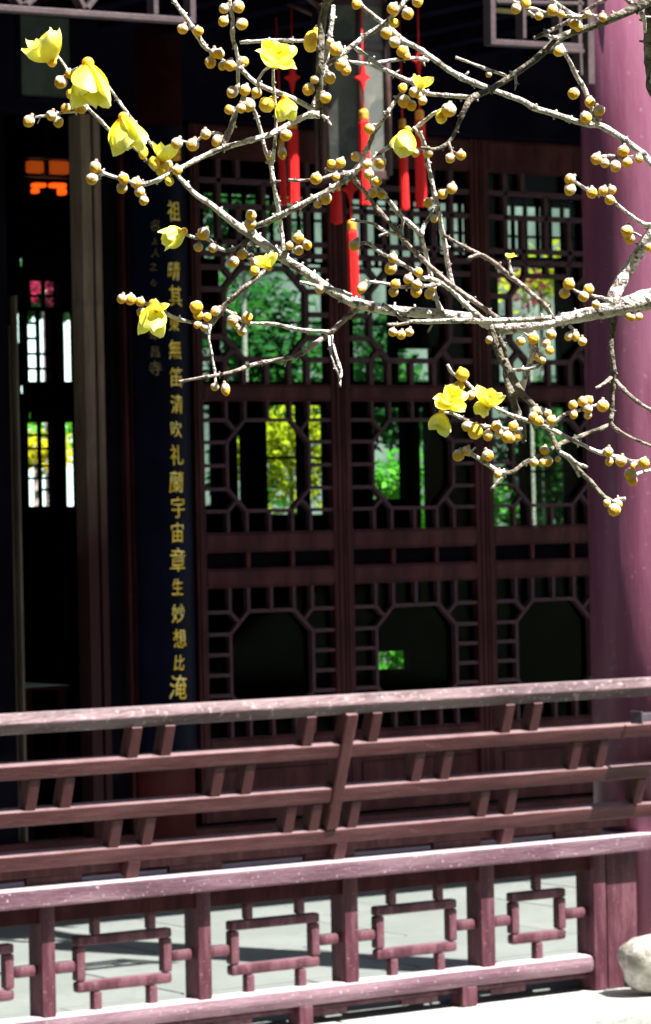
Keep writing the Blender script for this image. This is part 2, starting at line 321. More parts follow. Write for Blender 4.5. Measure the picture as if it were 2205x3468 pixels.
# ---- leaning back
K = .35; Z4 = .495; YBK = YR - .03
def bp(px, py, off=0.): return onP(px, py, YBK + off, Z4, K)
Nb = Vector((0, 1, K)).normalized()
def zline(pts):
    return sum(bp(*p).z for p in pts) / len(pts)
r1t = zline([(200, 2409), (1102, 2359), (2000, 2309)]); r1b = zline([(200, 2480), (1102, 2427), (2000, 2368)])
r2t = zline([(200, 2592), (1102, 2524), (2000, 2462)]); r2b = zline([(200, 2640), (1102, 2568), (2000, 2506)])
r3t = zline([(200, 2752), (1102, 2672), (2000, 2596)]); r3b = zline([(200, 2797), (1102, 2721), (2000, 2645)])
r4t = zline([(200, 2898), (1102, 2814), (2000, 2730)]); r4b = zline([(200, 2940), (1102, 2868), (2000, 2775)])
def yk(z, off=0.): return YBK + off - K * (z - Z4)
def brail(name, x0, x1, zt, zb, dp, m, bev=.005):
    h = (zt - zb) / Nb.y * 1.0
    zc = (zt + zb) / 2
    o = bar(name, (x0, yk(zc), zc), (x1, yk(zc), zc), h, dp, m, RL, Nb, bev, 0, L0); return o
hc_ = (r1t + r1b) / 2; hr_ = (r1t - r1b) / 1.732
bm = bmesh.new(); xe = X(2330, 2300); rr_ = []
for xx in (xl, xe): rr_.append([bm.verts.new((xx - L0.x, yk(hc_) + .034 - hr_ * math.cos(math.radians(60 * i)) * 1.02 - L0.y, hc_ + hr_ * math.sin(math.radians(60 * i)))) for i in range(6)])
for i in range(6): bm.faces.new((rr_[0][i], rr_[0][(i + 1) % 6], rr_[1][(i + 1) % 6], rr_[1][i]))
bm.faces.new(rr_[0]); bm.faces.new(rr_[1]); bmesh.ops.recalc_face_normals(bm, faces=bm.faces)
bmesh.ops.bevel(bm, geom=list(bm.edges), offset=.005, segments=3, affect='EDGES', profile=.6)
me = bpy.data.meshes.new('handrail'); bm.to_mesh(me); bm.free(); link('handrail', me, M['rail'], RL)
xs_ = bp(1165, 2620).x
for zt, zb in ((r2t, r2b), (r3t, r3b), (r4t, r4b)):
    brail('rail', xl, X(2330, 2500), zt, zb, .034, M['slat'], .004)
def slat(name, px, pym, za, zb, wd=.031, dp=.04):
    p = bp(px, pym, .004); xx = p.x
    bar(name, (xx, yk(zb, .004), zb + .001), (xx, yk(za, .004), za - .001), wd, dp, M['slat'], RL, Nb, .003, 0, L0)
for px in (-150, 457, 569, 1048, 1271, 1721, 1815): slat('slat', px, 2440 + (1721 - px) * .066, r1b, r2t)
for px, py in ((112, 2690), (230, 2682), (738, 2650), (842, 2642), (1419, 2590), (1516, 2583), (1952, 2552), (2042, 2545)): slat('slat', px, py, r2b, r3t)
for px, py in ((392, 2830), (504, 2820), (986, 2760), (1073, 2752), (1199, 2770), (1642, 2705), (1736, 2700), (2175, 2645)): slat('slat', px, py, r3b, r4t)
p1 = bp(1203, 2436); p2 = bp(1122, 2812)
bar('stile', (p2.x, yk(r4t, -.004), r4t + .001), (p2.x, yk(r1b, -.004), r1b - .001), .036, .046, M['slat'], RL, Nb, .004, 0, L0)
# feet and boards between lowest rail and seat beam
for a, b in ((432, 474), (1137, 1174), (1703, 1740)):
    yy = (2940, 2875, 2825)[(432, 1137, 1703).index(a)]
    xx0, xx1 = bp(a, yy).x, bp(b, yy).x
    bar('foot', ((xx0 + xx1) / 2, yk(zb1, .0), zb1 + .001), ((xx0 + xx1) / 2, yk(r4b, 0), r4b - .0005), xx1 - xx0, .034, M['slat'], RL, Nb, .003, 0, L0)
rbox('back_board', xl, X(2200, 2800), YR + .022, YR + .036, zb1 + .020, r4b + .006, M['slat'], .002)
x = xl
while x < X(2150, 2800):
    rbox('back_board_foot', x, x + .16, YR + .022, YR + .036, zb1 + .001, zb1 + .0195, M['slat'], .001); x += .42

# iron stay on the column
stay = thing('iron_stay', 'dark iron hook holding the bench back to the big right column', 'hook', loc=onY(2192, 2428, YR - .16))
box('hook_bar', stay.location.x - .03, stay.location.x + .12, stay.location.y - .01, stay.location.y + .01, stay.location.z - .012, stay.location.z + .012, M['iron'], stay, .003)
box('hook_plate', stay.location.x - .036, stay.location.x - .0305, stay.location.y - .02, stay.location.y + .03, stay.location.z - .018, stay.location.z + .018, M['iron'], stay, .003)

# ================================================================== RIGHT COLUMN and stone
cc = onY(2160, 1734, YR + .10)
RAD = .148
cx = onY(2004, 1900, YR + .10).x + RAD / math.cos(YAW) * 1.0
colo = thing('column', 'stout glossy plum-red round timber column at the right end of the railing', 'column', loc=(cx, YR + .10, 0))
lathe('shaft', [(RAD * 1.0, .12), (RAD * 1.0, 1.2), (RAD * .99, 2.2), (RAD * .97, 3.4)], M['column'], colo, 64)
lathe('stone_base', [(RAD * 1.25, 0), (RAD * 1.38, .03), (RAD * 1.38, .075), (RAD * 1.15, .11), (RAD * 1.02, .119)], M['stone'], colo, 48)
rk = onY(2214, 3232, 7.25)
bm = bmesh.new(); bmesh.ops.create_icosphere(bm, subdivisions=4, radius=.086)
from mathutils import noise
for v in bm.verts:
    n_ = v.co.normalized(); v.co *= 1 + .20 * noise.noise(n_ * 1.4 + Vector((3, 1, 2))) + .07 * noise.noise(n_ * 4) + .03 * noise.noise(n_ * 11)
    v.co.z *= .98; v.co.x *= 1.12
me = bpy.data.meshes.new('boulder'); bm.to_mesh(me); bm.free(); o = link('boulder', me, M['rock'], None, True); o.location = (rk.x, rk.y, .088)
tag(o, 'rounded white weathered stone on the plinth in front of the right column', 'stone')

# ================================================================== ROOF
YE = 8.2; ZE = 3.0
roof = thing('hall_roof', 'dark timber eave and tiled roof shading the hall', 'roof', loc=(5, 12, ZE))
def lbox(par, n, x0, x1, y0, y1, z0, z1, m, bev=.002): return box(n, x0, x1, y0, y1, z0, z1, m, par, bev)
lbox(roof, 'eave_board', -1.6, 24, YE, YE + .04, ZE, ZE + .16, M['ceil'])
lbox(roof, 'ceiling', -1.6, 24, YE + .041, 15.6, ZE + .10, ZE + .2, M['ceil'])
lbox(roof, 'tile_slope', -1.6, 24, YE - .02, 15.7, ZE + .2, ZE + .34, M['tile'])
x = 2.5
while x < 14:
    lbox(roof, 'rafter', x, x + .07, YE + .045, 9.9, ZE + .0, ZE + .098, M['ceil']); x += .26
for x in (3.2, cx - .06):
    lbox(roof, 'tie_beam', x, x + .08, YR + .075, YE - .001, 3.01, 3.11, M['ceil'])

# ================================================================== HANGING FRIEZE
fz = thing('hanging_frieze', 'openwork timber frieze hanging under the eave beam, stepped down at both ends', 'frieze', loc=(5, YR, 2.7))
fl = fz.location.copy()
def fbar(n, a, b, wpx, m=None, dp=.035, Y=YR - .01):
    p, q = onY(*a, Y), onY(*b, Y); return bar(n, p, q, wpx / 1100., dp, m or M['frieze'], fz, Vector((0, 1, 0)), .002, 0, fl)
M['frieze'] = mat('frieze_paint', (.062, .040, .044), .55, .2, 8, .2, 60)
fbar('bottom_bar', (-250, 8), (664, 70), 17); fbar('bar', (655, 60), (653, -120), 19); fbar('bar', (530, 50), (527, -120), 16)
for a, b in (((262, -30), (290, 28)), ((345, -30), (300, 28)), ((262, -30), (300, -60)), ((345, -30), (310, -60)), ((40, -30), (75, 14)), ((150, -30), (95, 16))): fbar('diamond_bar', a, b, 13)
fbar('top_bar', (-250, -130), (650, -110), 20); fbar('top_bar', (660, -130), (1990, -100), 20)
fbar('bar', (1672, 138), (1669, -120), 19); fbar('bottom_bar', (1664, 141), (1975, 158), 17); fbar('bar', (1778, 130), (1775, -120), 13)
fbar('bar', (1683, 4), (1978, 12), 10); fbar('bar', (1966, 150), (1964, -120), 15); fbar('bar', (1900, 140), (1898, 20), 11)
fbar('bar', (1968, 172), (1972, 255), 10)
fbar('pendant_post', (2000, -120), (2005, 285), 25, dp=.04); 
fbar('bar', (1880, 168), (1980, 174), 12)
p, q = onY(1684, 14, YR + .005), onY(1955, 52, YR + .005)
yp = lbox(fz, 'paper_panel', p.x, q.x, YR + .06, YR + .066, q.z, p.z, M['yellow'], 0)

# ================================================================== HALL FRONT : doors
def DX(px, py): return onY(px, py, YD).x
def DZ(py, px=900): return onY(px, py, YD).z
zA1, zA0 = DZ(545), DZ(1300)
zB1, zB0 = DZ(1358), DZ(1800)
zG1, zG0 = DZ(1868), DZ(1922)
zC1, zC0 = DZ(1988), DZ(2492)
zS1, zS0 = DZ(2570), .275
sc = 11500 * YD / (YD / math.cos(YAW)) ** 2  # px per metre across
def door_leaf(x0, x1, label):
    Lf = thing('lattice_door', label, 'door', 'lattice doors along the hall front', (((x0 + x1) / 2), YD, .275))
    l0 = Lf.location.copy(); st = .040
    def B(n, a, b, c, d, y0=YD, y1=YD + .045, m=M['door'], bev=.003): return box(n, a, b, y0, y1, c, d, m, Lf, bev)
    B('stile', x0, x0 + st, zS0, zA1 + .12); B('stile', x1 - st, x1, zS0, zA1 + .12)
    # thin proud moulding along stiles
    B('moulding', x0 + .013, x0 + .019, zS0, zA1 + .12, YD - .004, YD - .0005, M['door'], .001)
    B('moulding', x1 - .019, x1 - .013, zS0, zA1 + .12, YD - .004, YD - .0005, M['door'], .001)
    a, b = x0 + st + .0005, x1 - st - .0005
    for z0, z1 in ((zA1, zA1 + .12), (zB1, zA0), (zG1, zB0), (zC1, zG0), (zS1, zC0)):
        B('rail', a, b, z0 + .008, z1 - .008)
        B('moulding', a, b, z0, z0 + .0075, YD + .004, YD + .03); B('moulding', a, b, z1 - .0075, z1, YD + .004, YD + .03)
    B('skirt_panel', a, b, zS0 + .045, zS1 - .0005, YD + .016, YD + .03); B('rail', a, b, zS0, zS0 + .0445)
    B('skirt_field', a + .03, b - .03, zS0 + .08, zS1 - .035, YD + .010, YD + .0155, M['door'], .004)
    xc = (a + b) / 2; W = b - a
    nrm = Vector((0, 1, 0))
    def lb(p, q, w_=.0125):
        if min(p[1], q[1]) > zA0 - .001: w_ = .019
        bar('lattice_bar', (p[0], YD + .004, p[1]), (q[0], YD + .004, q[1]), w_, .026, M['lattice'], Lf, nrm, .0015, 0, l0)
    # band between the rails: two little posts
    for t in (.33, .68): B('band_post', a + W * t - .008, a + W * t + .008, zG0 + .0005, zG1 - .0005, YD + .008, YD + .03)
    B('band_backing', a, b, zG0, zG1, YD + .036, YD + .040, M['dark'], 0)
    def octo(z0, z1, oz0, oz1, hw, ch, mids=1):
        V = [(xc - hw, oz0 + ch), (xc - hw, oz1 - ch), (xc - hw + ch, oz1), (xc + hw - ch, oz1), (xc + hw, oz1 - ch), (xc + hw, oz0 + ch), (xc + hw - ch, oz0), (xc - hw + ch, oz0)]
        for i in range(8): lb(V[i], V[(i + 1) % 8])
        zs = [oz0 + ch, oz1 - ch] + [oz0 + ch + (oz1 - oz0 - 2 * ch) * (j + 1) / (mids + 1) for j in range(mids)]
        for z in zs:
            lb((a, z), (xc - hw, z)); lb((xc + hw, z), (b, z))
        for xx in (xc - hw + ch, xc, xc + hw - ch):
            lb((xx, oz1), (xx, z1)); lb((xx, z0), (xx, oz0))
        for sx in (-1, 1):
            for zz, zq, ze in ((oz0, oz0 + ch / 2, z0), (oz1, oz1 - ch / 2, z1)):
                nx = xc + sx * hw
                lb((nx, zz), (xc + sx * (hw - ch / 2), zq)); lb((nx, zz), (a if sx < 0 else b, zz)); lb((nx, zz), (nx, ze))
    ch = .078; hw = .188 * W / .58
    octo(zB0, zB1, DZ(1729), DZ(1422), hw, ch, 1)
    octo(zC0, zC1, DZ(2424), DZ(2068), hw, ch, 2)
    zg = DZ(862)
    octo(zA0, zg, DZ(1216), DZ(908), hw, ch, 1)
    lb((a, zg), (b, zg))
    # upper grid of cells above the octagon
    zr = [DZ(v) for v in (617, 702, 822)]
    xg = [a + W * t for t in (.15, .30, .50, .70, .85)]
    for z in zr: lb((a, z), (b, z))
    for i, xx in enumerate(xg):
        if i in (0, 4): lb((xx, zg), (xx, zA1))
        elif i == 2: lb((xx, zr[2]), (xx, zr[0]))
        else: lb((xx, zg), (xx, zr[1])); lb((xx, zr[0]), (xx, zA1))
    for z0, z1 in ((zA0, zA1), (zB0, zB1), (zC0, zC1)):
        box('pane', a, b, YD + .032, YD + .035, z0, z1, M['glass'], Lf, 0)
    return Lf
d0, d1, d2 = DX(668, 1950), DX(1167, 1950), DX(1649, 1950)
d3 = d2 + (d2 - d1 + d1 - d0) / 2
door_leaf(d0 + .002, d1 - .002, 'dark red lattice door leaf right beside the navy couplet board')
door_leaf(d1 + .002, d2 - .002, 'dark red lattice door leaf in the middle of the three, behind the lantern tassels')
door_leaf(d2 + .002, d3 - .002, 'dark red lattice door leaf partly hidden by the big right column')
# threshold, header
th = box('threshold', 2.0, d3 + .5, YD - .03, YD + .06, 0, .262, M['door'], None, .004); tag(th, 'tall dark red timber threshold board under the lattice doors', 'threshold')
hd = box('door_header', 1.0, 16, YD - .04, YD + .08, zA1 + .125, 3.09, M['ceil'], None, .004); tag(hd, 'dark timber header beam above the lattice doors', 'beam')
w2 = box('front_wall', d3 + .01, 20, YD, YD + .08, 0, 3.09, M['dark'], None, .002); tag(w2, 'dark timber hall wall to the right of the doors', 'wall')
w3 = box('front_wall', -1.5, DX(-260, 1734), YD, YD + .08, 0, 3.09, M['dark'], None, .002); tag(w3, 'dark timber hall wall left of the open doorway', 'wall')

# hall column with couplet board
hx = DX(549, 2000); HR = .112
hc = thing('hall_column', 'dark red round hall column carrying the navy couplet board', 'column', loc=(hx, YD + .02, 0))
lathe('shaft', [(HR, .12), (HR, 3.1)], M['hallcol'], hc, 48); lathe('stone_base', [(HR * 1.3, 0), (HR * 1.35, .06), (HR * 1.05, .119)], M['stone'], hc, 32)
cb = thing('couplet_board', 'curved navy lacquer board with a column of gold Chinese characters hung on the hall column', 'sign', loc=(hx, YD + .02, 1.2))
zt_, zb_ = DZ(440, 560), DZ(2545, 560)
bm = bmesh.new(); NS = 24; a0, a1 = math.radians(199), math.radians(356)
R1, R2 = HR + .009, HR + .0006
ring = []
for i in range(NS + 1):
    t = a0 + (a1 - a0) * i / NS
    ring.append([bm.verts.new((r * math.cos(t), r * math.sin(t), z - 1.2)) for r, z in ((R1, zb_), (R1, zt_), (R2, zt_), (R2, zb_))])
for p, q in zip(ring, ring[1:]):
    for j in range(4): bm.faces.new((p[j], q[j], q[(j + 1) % 4], p[(j + 1) % 4]))
bm.faces.new(list(reversed(ring[0]))); bm.faces.new(ring[-1]); bmesh.ops.recalc_face_normals(bm, faces=bm.faces)
me = bpy.data.meshes.new('board'); bm.to_mesh(me); bm.free(); link('board', me, M['navy'], cb)

def wrapped_char(ch, px, y0, y1, m, size_scale=1.0):
    cu = bpy.data.curves.new('character', 'FONT'); cu.body = ch; cu.size = 1; cu.extrude = .02; cu.offset = -.003; cu.resolution_u = 3
    cu.align_x = 'CENTER'
    to = bpy.data.objects.new('tmp', cu); COL.objects.link(to)
    dg = bpy.context.evaluated_depsgraph_get(); me = bpy.data.meshes.new_from_object(to.evaluated_get(dg)); bpy.data.objects.remove(to)
    if len(me.vertices) < 4: return
    xs = [v.co.x for v in me.vertices]; ys = [v.co.y for v in me.vertices]
    mx, my = (min(xs) + max(xs)) / 2, (min(ys) + max(ys)) / 2; hh = max(ys) - min(ys); ww = max(xs) - min(xs)
    # column angle that appears at this pixel
    best = None
    z = (DZ(y0, px) + DZ(y1, px)) / 2
    for i in range(200):
        t = a0 + (a1 - a0) * i / 199
        P = Vector((hx + R1 * math.cos(t), YD + .02 + R1 * math.sin(t), z)); d = P - CAM
        nn = Vector((math.cos(t), math.sin(t), 0))
        if nn.dot(d) > 0: continue
        fw = d.dot(Fv); uu = d.dot(Rv) / fw * FPX; vv = -(d.z) / fw * FPX
        pxx = 1102.5 + uu + ROLL * vv
        if best is None or abs(pxx - px) < best[0]: best = (abs(pxx - px), t)
    t0 = best[1]
    rc = random.Random(int(y0)); H = (y1 - y0) / (11500 * math.cos(YAW) / YD) * rc.uniform(.88, .98); t0 += rc.uniform(-.04, .04); sk = rc.uniform(-.10, .16)
    W_ = H * min(1.0, ww / hh) * size_scale
    for v in me.vertices:
        wob = Vector((noise.noise(Vector((v.co.x * 4, v.co.y * 4, y0))), noise.noise(Vector((v.co.x * 4, v.co.y * 4, y0 + 50))), 0)) * .05
        v.co += wob
        lx = (v.co.x - mx + sk * (v.co.y - my)) / ww * W_; lz = (v.co.y - my) / hh * H; dep = .002 + (v.co.z + .03) * .04
        t = t0 + lx / R1
        v.co = Vector(((R1 + dep) * math.cos(t), (R1 + dep) * math.sin(t), z - 1.2 + lz))
    o = link('character', me, m, cb)
    me.materials.clear(); me.materials.append(m)
chars = '祖晴其東無笛清吹礼蘭宇宙章生妙想比淹'
spans = [(690, 760), (892, 958), (976, 1044), (1076, 1128), (1156, 1222), (1246, 1316), (1340, 1406), (1428, 1484), (1508, 1578), (1598, 1668), (1682, 1756), (1766, 1838), (1852, 1938), (1958, 2012), (2040, 2106), (2124, 2192), (2214, 2264), (2280, 2362)]
for c, (a, b) in zip(chars, spans): wrapped_char(c, 596 + (a - 1400) * .011, a, b, M['gold'], .78)
for c, (a, b) in zip('名上人之心年昌寺', [(752, 792), (812, 836), (848, 878), (896, 924), (952, 976), (1120, 1160), (1178, 1214), (1226, 1276)]): wrapped_char(c, 524 + (a - 900) * .012, a, b, M['golddim'], .9)
p = onY(596, 515, YD - .11)
for dz in (-.02, .0, .022):
    o = box('gilt_hook', p.x - .016, p.x + .012, p.y - .012, p.y + .012, p.z + dz - .009, p.z + dz + .009, M['orange'], None, .004); wl = o.location.copy(); o.parent = cb; o.location = wl - cb.location

# jamb and left door edges
def dpost(name, label, cat, parts):
    t = thing(name, label, cat, loc=(DX(parts[0][0], 2000), YD, 0))
    for (a, b, y0, y1, z0, z1, m, pn) in parts:
        box(pn, DX(a, 2000), DX(b, 2000), YD + y0, YD + y1, z0, z1, m, t, .003)
    return t
dpost('door_jamb', 'weathered brown-grey door jamb with a long groove, right of the open doorway', 'door jamb',
      [(288, 322, -.03, .05, .263, 2.9, M['jamb'], 'front_strip'), (323, 331, -.018, .05, .263, 2.9, M['jamb'], 'groove'), (332, 354, -.03, .05, .263, 2.9, M['jamb'], 'front_strip')])
dpost('door_frame', 'thin dark red frame edge between the jamb and the couplet board', 'door frame',
      [(432, 444, -.01, .06, .263, 2.9, M['door'], 'edge')])
gp = box('side_panel', DX(357, 2000), DX(430, 2000), YD + .02, YD + .05, .263, 2.9, M['dark'], None, .002); tag(gp, 'black timber panel filling the gap beside the jamb', 'panel')
M['tan'] = mat('worn_tan_edge', (.06, .040, .028), .6, .3, 6, .2, 60, stretch=(4, 4, .6))
dpost('open_door', 'open door leaf seen edge-on at the left side of the doorway', 'door',
      [(60, 69, -.02, .03, .263, 2.1, M['tan'], 'edge'), (48, 54, 0, .04, .263, 2.0, M['tan'], 'edge'), (-260, 47, .0, .05, .263, 3.0, M['dark'], 'leaf')])
# grey panel top left
p, q = onY(62, 50, YD - .3), onY(236, 335, YD - .3)
pq = thing('hanging_plaque', 'dull grey-green board hanging above the open doorway at top left', 'plaque', loc=((p.x + q.x) / 2, YD - .3, (p.z + q.z) / 2))
box('board', p.x, q.x, YD - .31, YD - .29, q.z, p.z, M['plaque'], pq, .003)
for a, b, c, d in ((p.x - .012, q.x + .012, p.z, p.z + .014), (p.x - .012, q.x + .012, q.z - .014, q.z), (p.x - .012, p.x, q.z, p.z), (q.x, q.x + .012, q.z, p.z)):
    box('frame_strip', a, b, YD - .315, YD - .288, c + .0003, d - .0003, M['ceil'], pq, .001)

# ================================================================== PALACE LANTERN with tassels
YL = 8.45
lc = onY(1195, 440, YL); DLn = lc.dot(Fv)
PXM = FPX / DLn
ln = thing('palace_lantern', 'dark wooden palace lantern with dim painted panes and long red tassels, hanging under the eave', 'lantern', loc=(lc.x, lc.y, lc.z))
def LW(px, py, d=0.): # world point near the lantern
    return atD(px, py, DLn + d)
zt = LW(1195, 20).z; zb = LW(1195, 600).z
hexr = 125 / PXM
vv_ = [(hexr * math.cos(math.radians(60 * i + 8)), hexr * math.sin(math.radians(60 * i + 8))) for i in range(6)]
for zz in (zt, LW(0, 165).z + .0, zb):
    pass
zmid = LW(1195, 168).z
for i in range(6):
    a = vv_[i]; b = vv_[(i + 1) % 6]
    rod('post', (lc.x + a[0], lc.y + a[1], zb), (lc.x + a[0], lc.y + a[1], zt), .011, M['lframe'], ln, 8, loc0=lc)
    for zz in (zb, zmid, zt):
        bar('rim_bar', (lc.x + a[0], lc.y + a[1], zz), (lc.x + b[0], lc.y + b[1], zz), .024, .014, M['lframe'], ln, Vector((-(a[0] + b[0]), -(a[1] + b[1]), 0)).normalized(), .002, 0, lc)
    f = .93
    me = bpy.data.meshes.new('pane'); za, zc_ = zb + .012 - lc.z, zmid - .012 - lc.z
    me.from_pydata([(a[0] * f, a[1] * f, za), (b[0] * f, b[1] * f, za), (b[0] * f, b[1] * f, zc_), (a[0] * f, a[1] * f, zc_), (a[0] * f * .96, a[1] * f * .96, za), (b[0] * f * .96, b[1] * f * .96, za), (b[0] * f * .96, b[1] * f * .96, zc_), (a[0] * f * .96, a[1] * f * .96, zc_)], [],
                   [(0, 1, 2, 3), (7, 6, 5, 4), (0, 4, 5, 1), (1, 5, 6, 2), (2, 6, 7, 3), (3, 7, 4, 0)])
    link('pane', me, M['lpane'], ln)
    me2 = me.copy()
    for v in me2.vertices: v.co.z = (v.co.z - za) / (zc_ - za) * (zt - zmid - .024) + zmid + .012 - lc.z
    link('pane', me2, M['lpane'], ln)
    # arms
    rod('arm', (lc.x + a[0], lc.y + a[1], zt - .02), (lc.x + a[0] * 1.75, lc.y + a[1] * 1.75, zt + .02), .009, M['lframe'], ln, 8, loc0=lc)
rod('hanger', (lc.x, lc.y, zt), (lc.x, lc.y, 3.0), .008, M['lframe'], ln, 8, loc0=lc)
for i in range(3):
    a = vv_[i]; b = vv_[i + 3]
    bar('top_bar', (lc.x + a[0], lc.y + a[1], zt), (lc.x + b[0], lc.y + b[1], zt), .02, .014, M['lframe'], ln, Vector((0, 0, 1)), .002, 0, lc)
rod('centre_disc', (lc.x, lc.y, zb - .01), (lc.x, lc.y, zb + .01), hexr * .8, M['lframe'], ln, 18, loc0=lc)
def tassel(px, ytop, yknot, ycap, yb, wpx, dd, dim=False):
    p = LW(px, ycap, dd); loc = p
    t = bpy.data.objects.new('tassel', None); COL.objects.link(t); t.parent = ln; t.location = loc - lc; t.rotation_euler = (random.uniform(-.02, .02), random.uniform(-.022, .022), 0)
    s = 1 / (FPX / (DLn + dd))
    def Zp(y): return -(y - ycap) * s
    w_ = wpx * s / 2
    # fringe : a bundle of strands with ragged hem
    bm = bmesh.new(); N = 26; rings = []
    prof = [(Zp(ycap + 35), .82), (Zp(ycap + 45), .98), (Zp((ycap + yb) / 2), 1.0), (Zp(yb - 25), 1.06), (Zp(yb), 1.10)]
    for zi, (z, f) in enumerate(prof):
        rr = []
        for i in range(N):
            rr.append(bm.verts.new((w_ * f * (1 + (.10 if i % 2 else -.04)) * math.cos(2 * math.pi * i / N), w_ * f * (1 + (.10 if i % 2 else -.04)) * math.sin(2 * math.pi * i / N), z + (random.uniform(-1, 1) * 7 * s if zi == 4 else 0))))
        rings.append(rr)
    for A, B_ in zip(rings, rings[1:]):
        for i in range(N): bm.faces.new((A[i], B_[i], B_[(i + 1) % N], A[(i + 1) % N]))
    bm.faces.new(rings[0]); bm.faces.new(list(reversed(rings[-1])))
    bmesh.ops.recalc_face_normals(bm, faces=bm.faces)
    me = bpy.data.meshes.new('fringe'); bm.to_mesh(me); bm.free(); link('fringe', me, M['red'], t)
    lathe('cap', [(w_ * .8, Zp(ycap + 37)), (w_ * .95, Zp(ycap + 30)), (w_ * .86, Zp(ycap + 22)), (w_ * .95, Zp(ycap + 14)), (w_ * .8, Zp(ycap + 4)), (w_ * .4, Zp(ycap))], M['orange'], t, 16)
    rod('cord', (0, 0, Zp(ycap)), (0, 0, Zp(ytop)), 2.6 * s, M['red'], t, 6)
    if yknot:
        z = Zp(yknot); bm = bmesh.new()
        pts = [(-26, 0), (-9, 9), (-6, 34), (0, 48), (6, 34), (9, 9), (26, 0), (9, -12), (4, -34), (0, -52), (-4, -34), (-9, -12)]
        vs = [bm.verts.new((a * s * Rv.x, a * s * Rv.y - 5 * s, z + b * s)) for a, b in pts]; f1 = bm.faces.new(vs)
        r = bmesh.ops.extrude_face_region(bm, geom=[f1]); bmesh.ops.translate(bm, verts=[g for g in r['geom'] if isinstance(g, bmesh.types.BMVert)], vec=(0, 10 * s, 0))
        bmesh.ops.recalc_face_normals(bm, faces=bm.faces)
        me = bpy.data.meshes.new('knot'); bm.to_mesh(me); bm.free(); link('knot', me, M['red'], t)
tassel(992, 20, 262, 402, 690, 33, -.05); tassel(952, 60, 0, 470, 690, 22, .25)
tassel(1231, 20, 262, 370, 690, 34, -.15); tassel(1362, 20, 0, 400, 708, 27, .2); tassel(1421, 20, 200, 372, 700, 33, 0.)
tassel(1190, 600, 640, 745, 1046, 34, -.05); tassel(1138, 600, 0, 612, 755, 34, .25)

# ================================================================== HALL INTERIOR
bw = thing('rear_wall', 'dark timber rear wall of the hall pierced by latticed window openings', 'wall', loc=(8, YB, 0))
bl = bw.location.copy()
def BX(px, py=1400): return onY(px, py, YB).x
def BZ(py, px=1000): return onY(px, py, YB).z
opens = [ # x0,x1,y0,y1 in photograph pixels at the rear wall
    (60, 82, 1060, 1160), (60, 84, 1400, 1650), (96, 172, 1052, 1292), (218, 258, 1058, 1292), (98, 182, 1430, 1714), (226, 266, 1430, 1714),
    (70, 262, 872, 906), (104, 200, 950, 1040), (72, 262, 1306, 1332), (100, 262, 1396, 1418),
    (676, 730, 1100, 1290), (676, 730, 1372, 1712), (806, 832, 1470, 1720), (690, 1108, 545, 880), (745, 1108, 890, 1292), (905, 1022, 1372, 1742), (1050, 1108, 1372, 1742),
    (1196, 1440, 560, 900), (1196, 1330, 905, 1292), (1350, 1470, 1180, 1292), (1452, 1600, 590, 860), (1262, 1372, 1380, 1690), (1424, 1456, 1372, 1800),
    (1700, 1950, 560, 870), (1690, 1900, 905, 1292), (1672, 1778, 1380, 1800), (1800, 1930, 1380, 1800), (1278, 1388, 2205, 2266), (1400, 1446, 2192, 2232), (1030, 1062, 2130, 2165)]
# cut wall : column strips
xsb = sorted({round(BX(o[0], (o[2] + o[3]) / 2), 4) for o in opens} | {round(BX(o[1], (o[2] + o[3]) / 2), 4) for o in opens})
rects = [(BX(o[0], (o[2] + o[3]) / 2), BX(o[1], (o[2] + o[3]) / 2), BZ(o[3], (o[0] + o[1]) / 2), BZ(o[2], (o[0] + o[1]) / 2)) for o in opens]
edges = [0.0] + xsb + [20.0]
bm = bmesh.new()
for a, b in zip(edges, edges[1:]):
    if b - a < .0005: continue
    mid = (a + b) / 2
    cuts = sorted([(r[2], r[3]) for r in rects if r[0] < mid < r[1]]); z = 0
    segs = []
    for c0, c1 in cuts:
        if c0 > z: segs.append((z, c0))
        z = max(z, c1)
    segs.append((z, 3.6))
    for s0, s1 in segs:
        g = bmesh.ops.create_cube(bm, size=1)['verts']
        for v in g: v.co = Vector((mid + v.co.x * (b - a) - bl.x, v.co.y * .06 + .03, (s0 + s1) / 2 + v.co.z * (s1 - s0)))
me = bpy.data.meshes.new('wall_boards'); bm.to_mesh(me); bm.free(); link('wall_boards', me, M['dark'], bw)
random.seed(3)
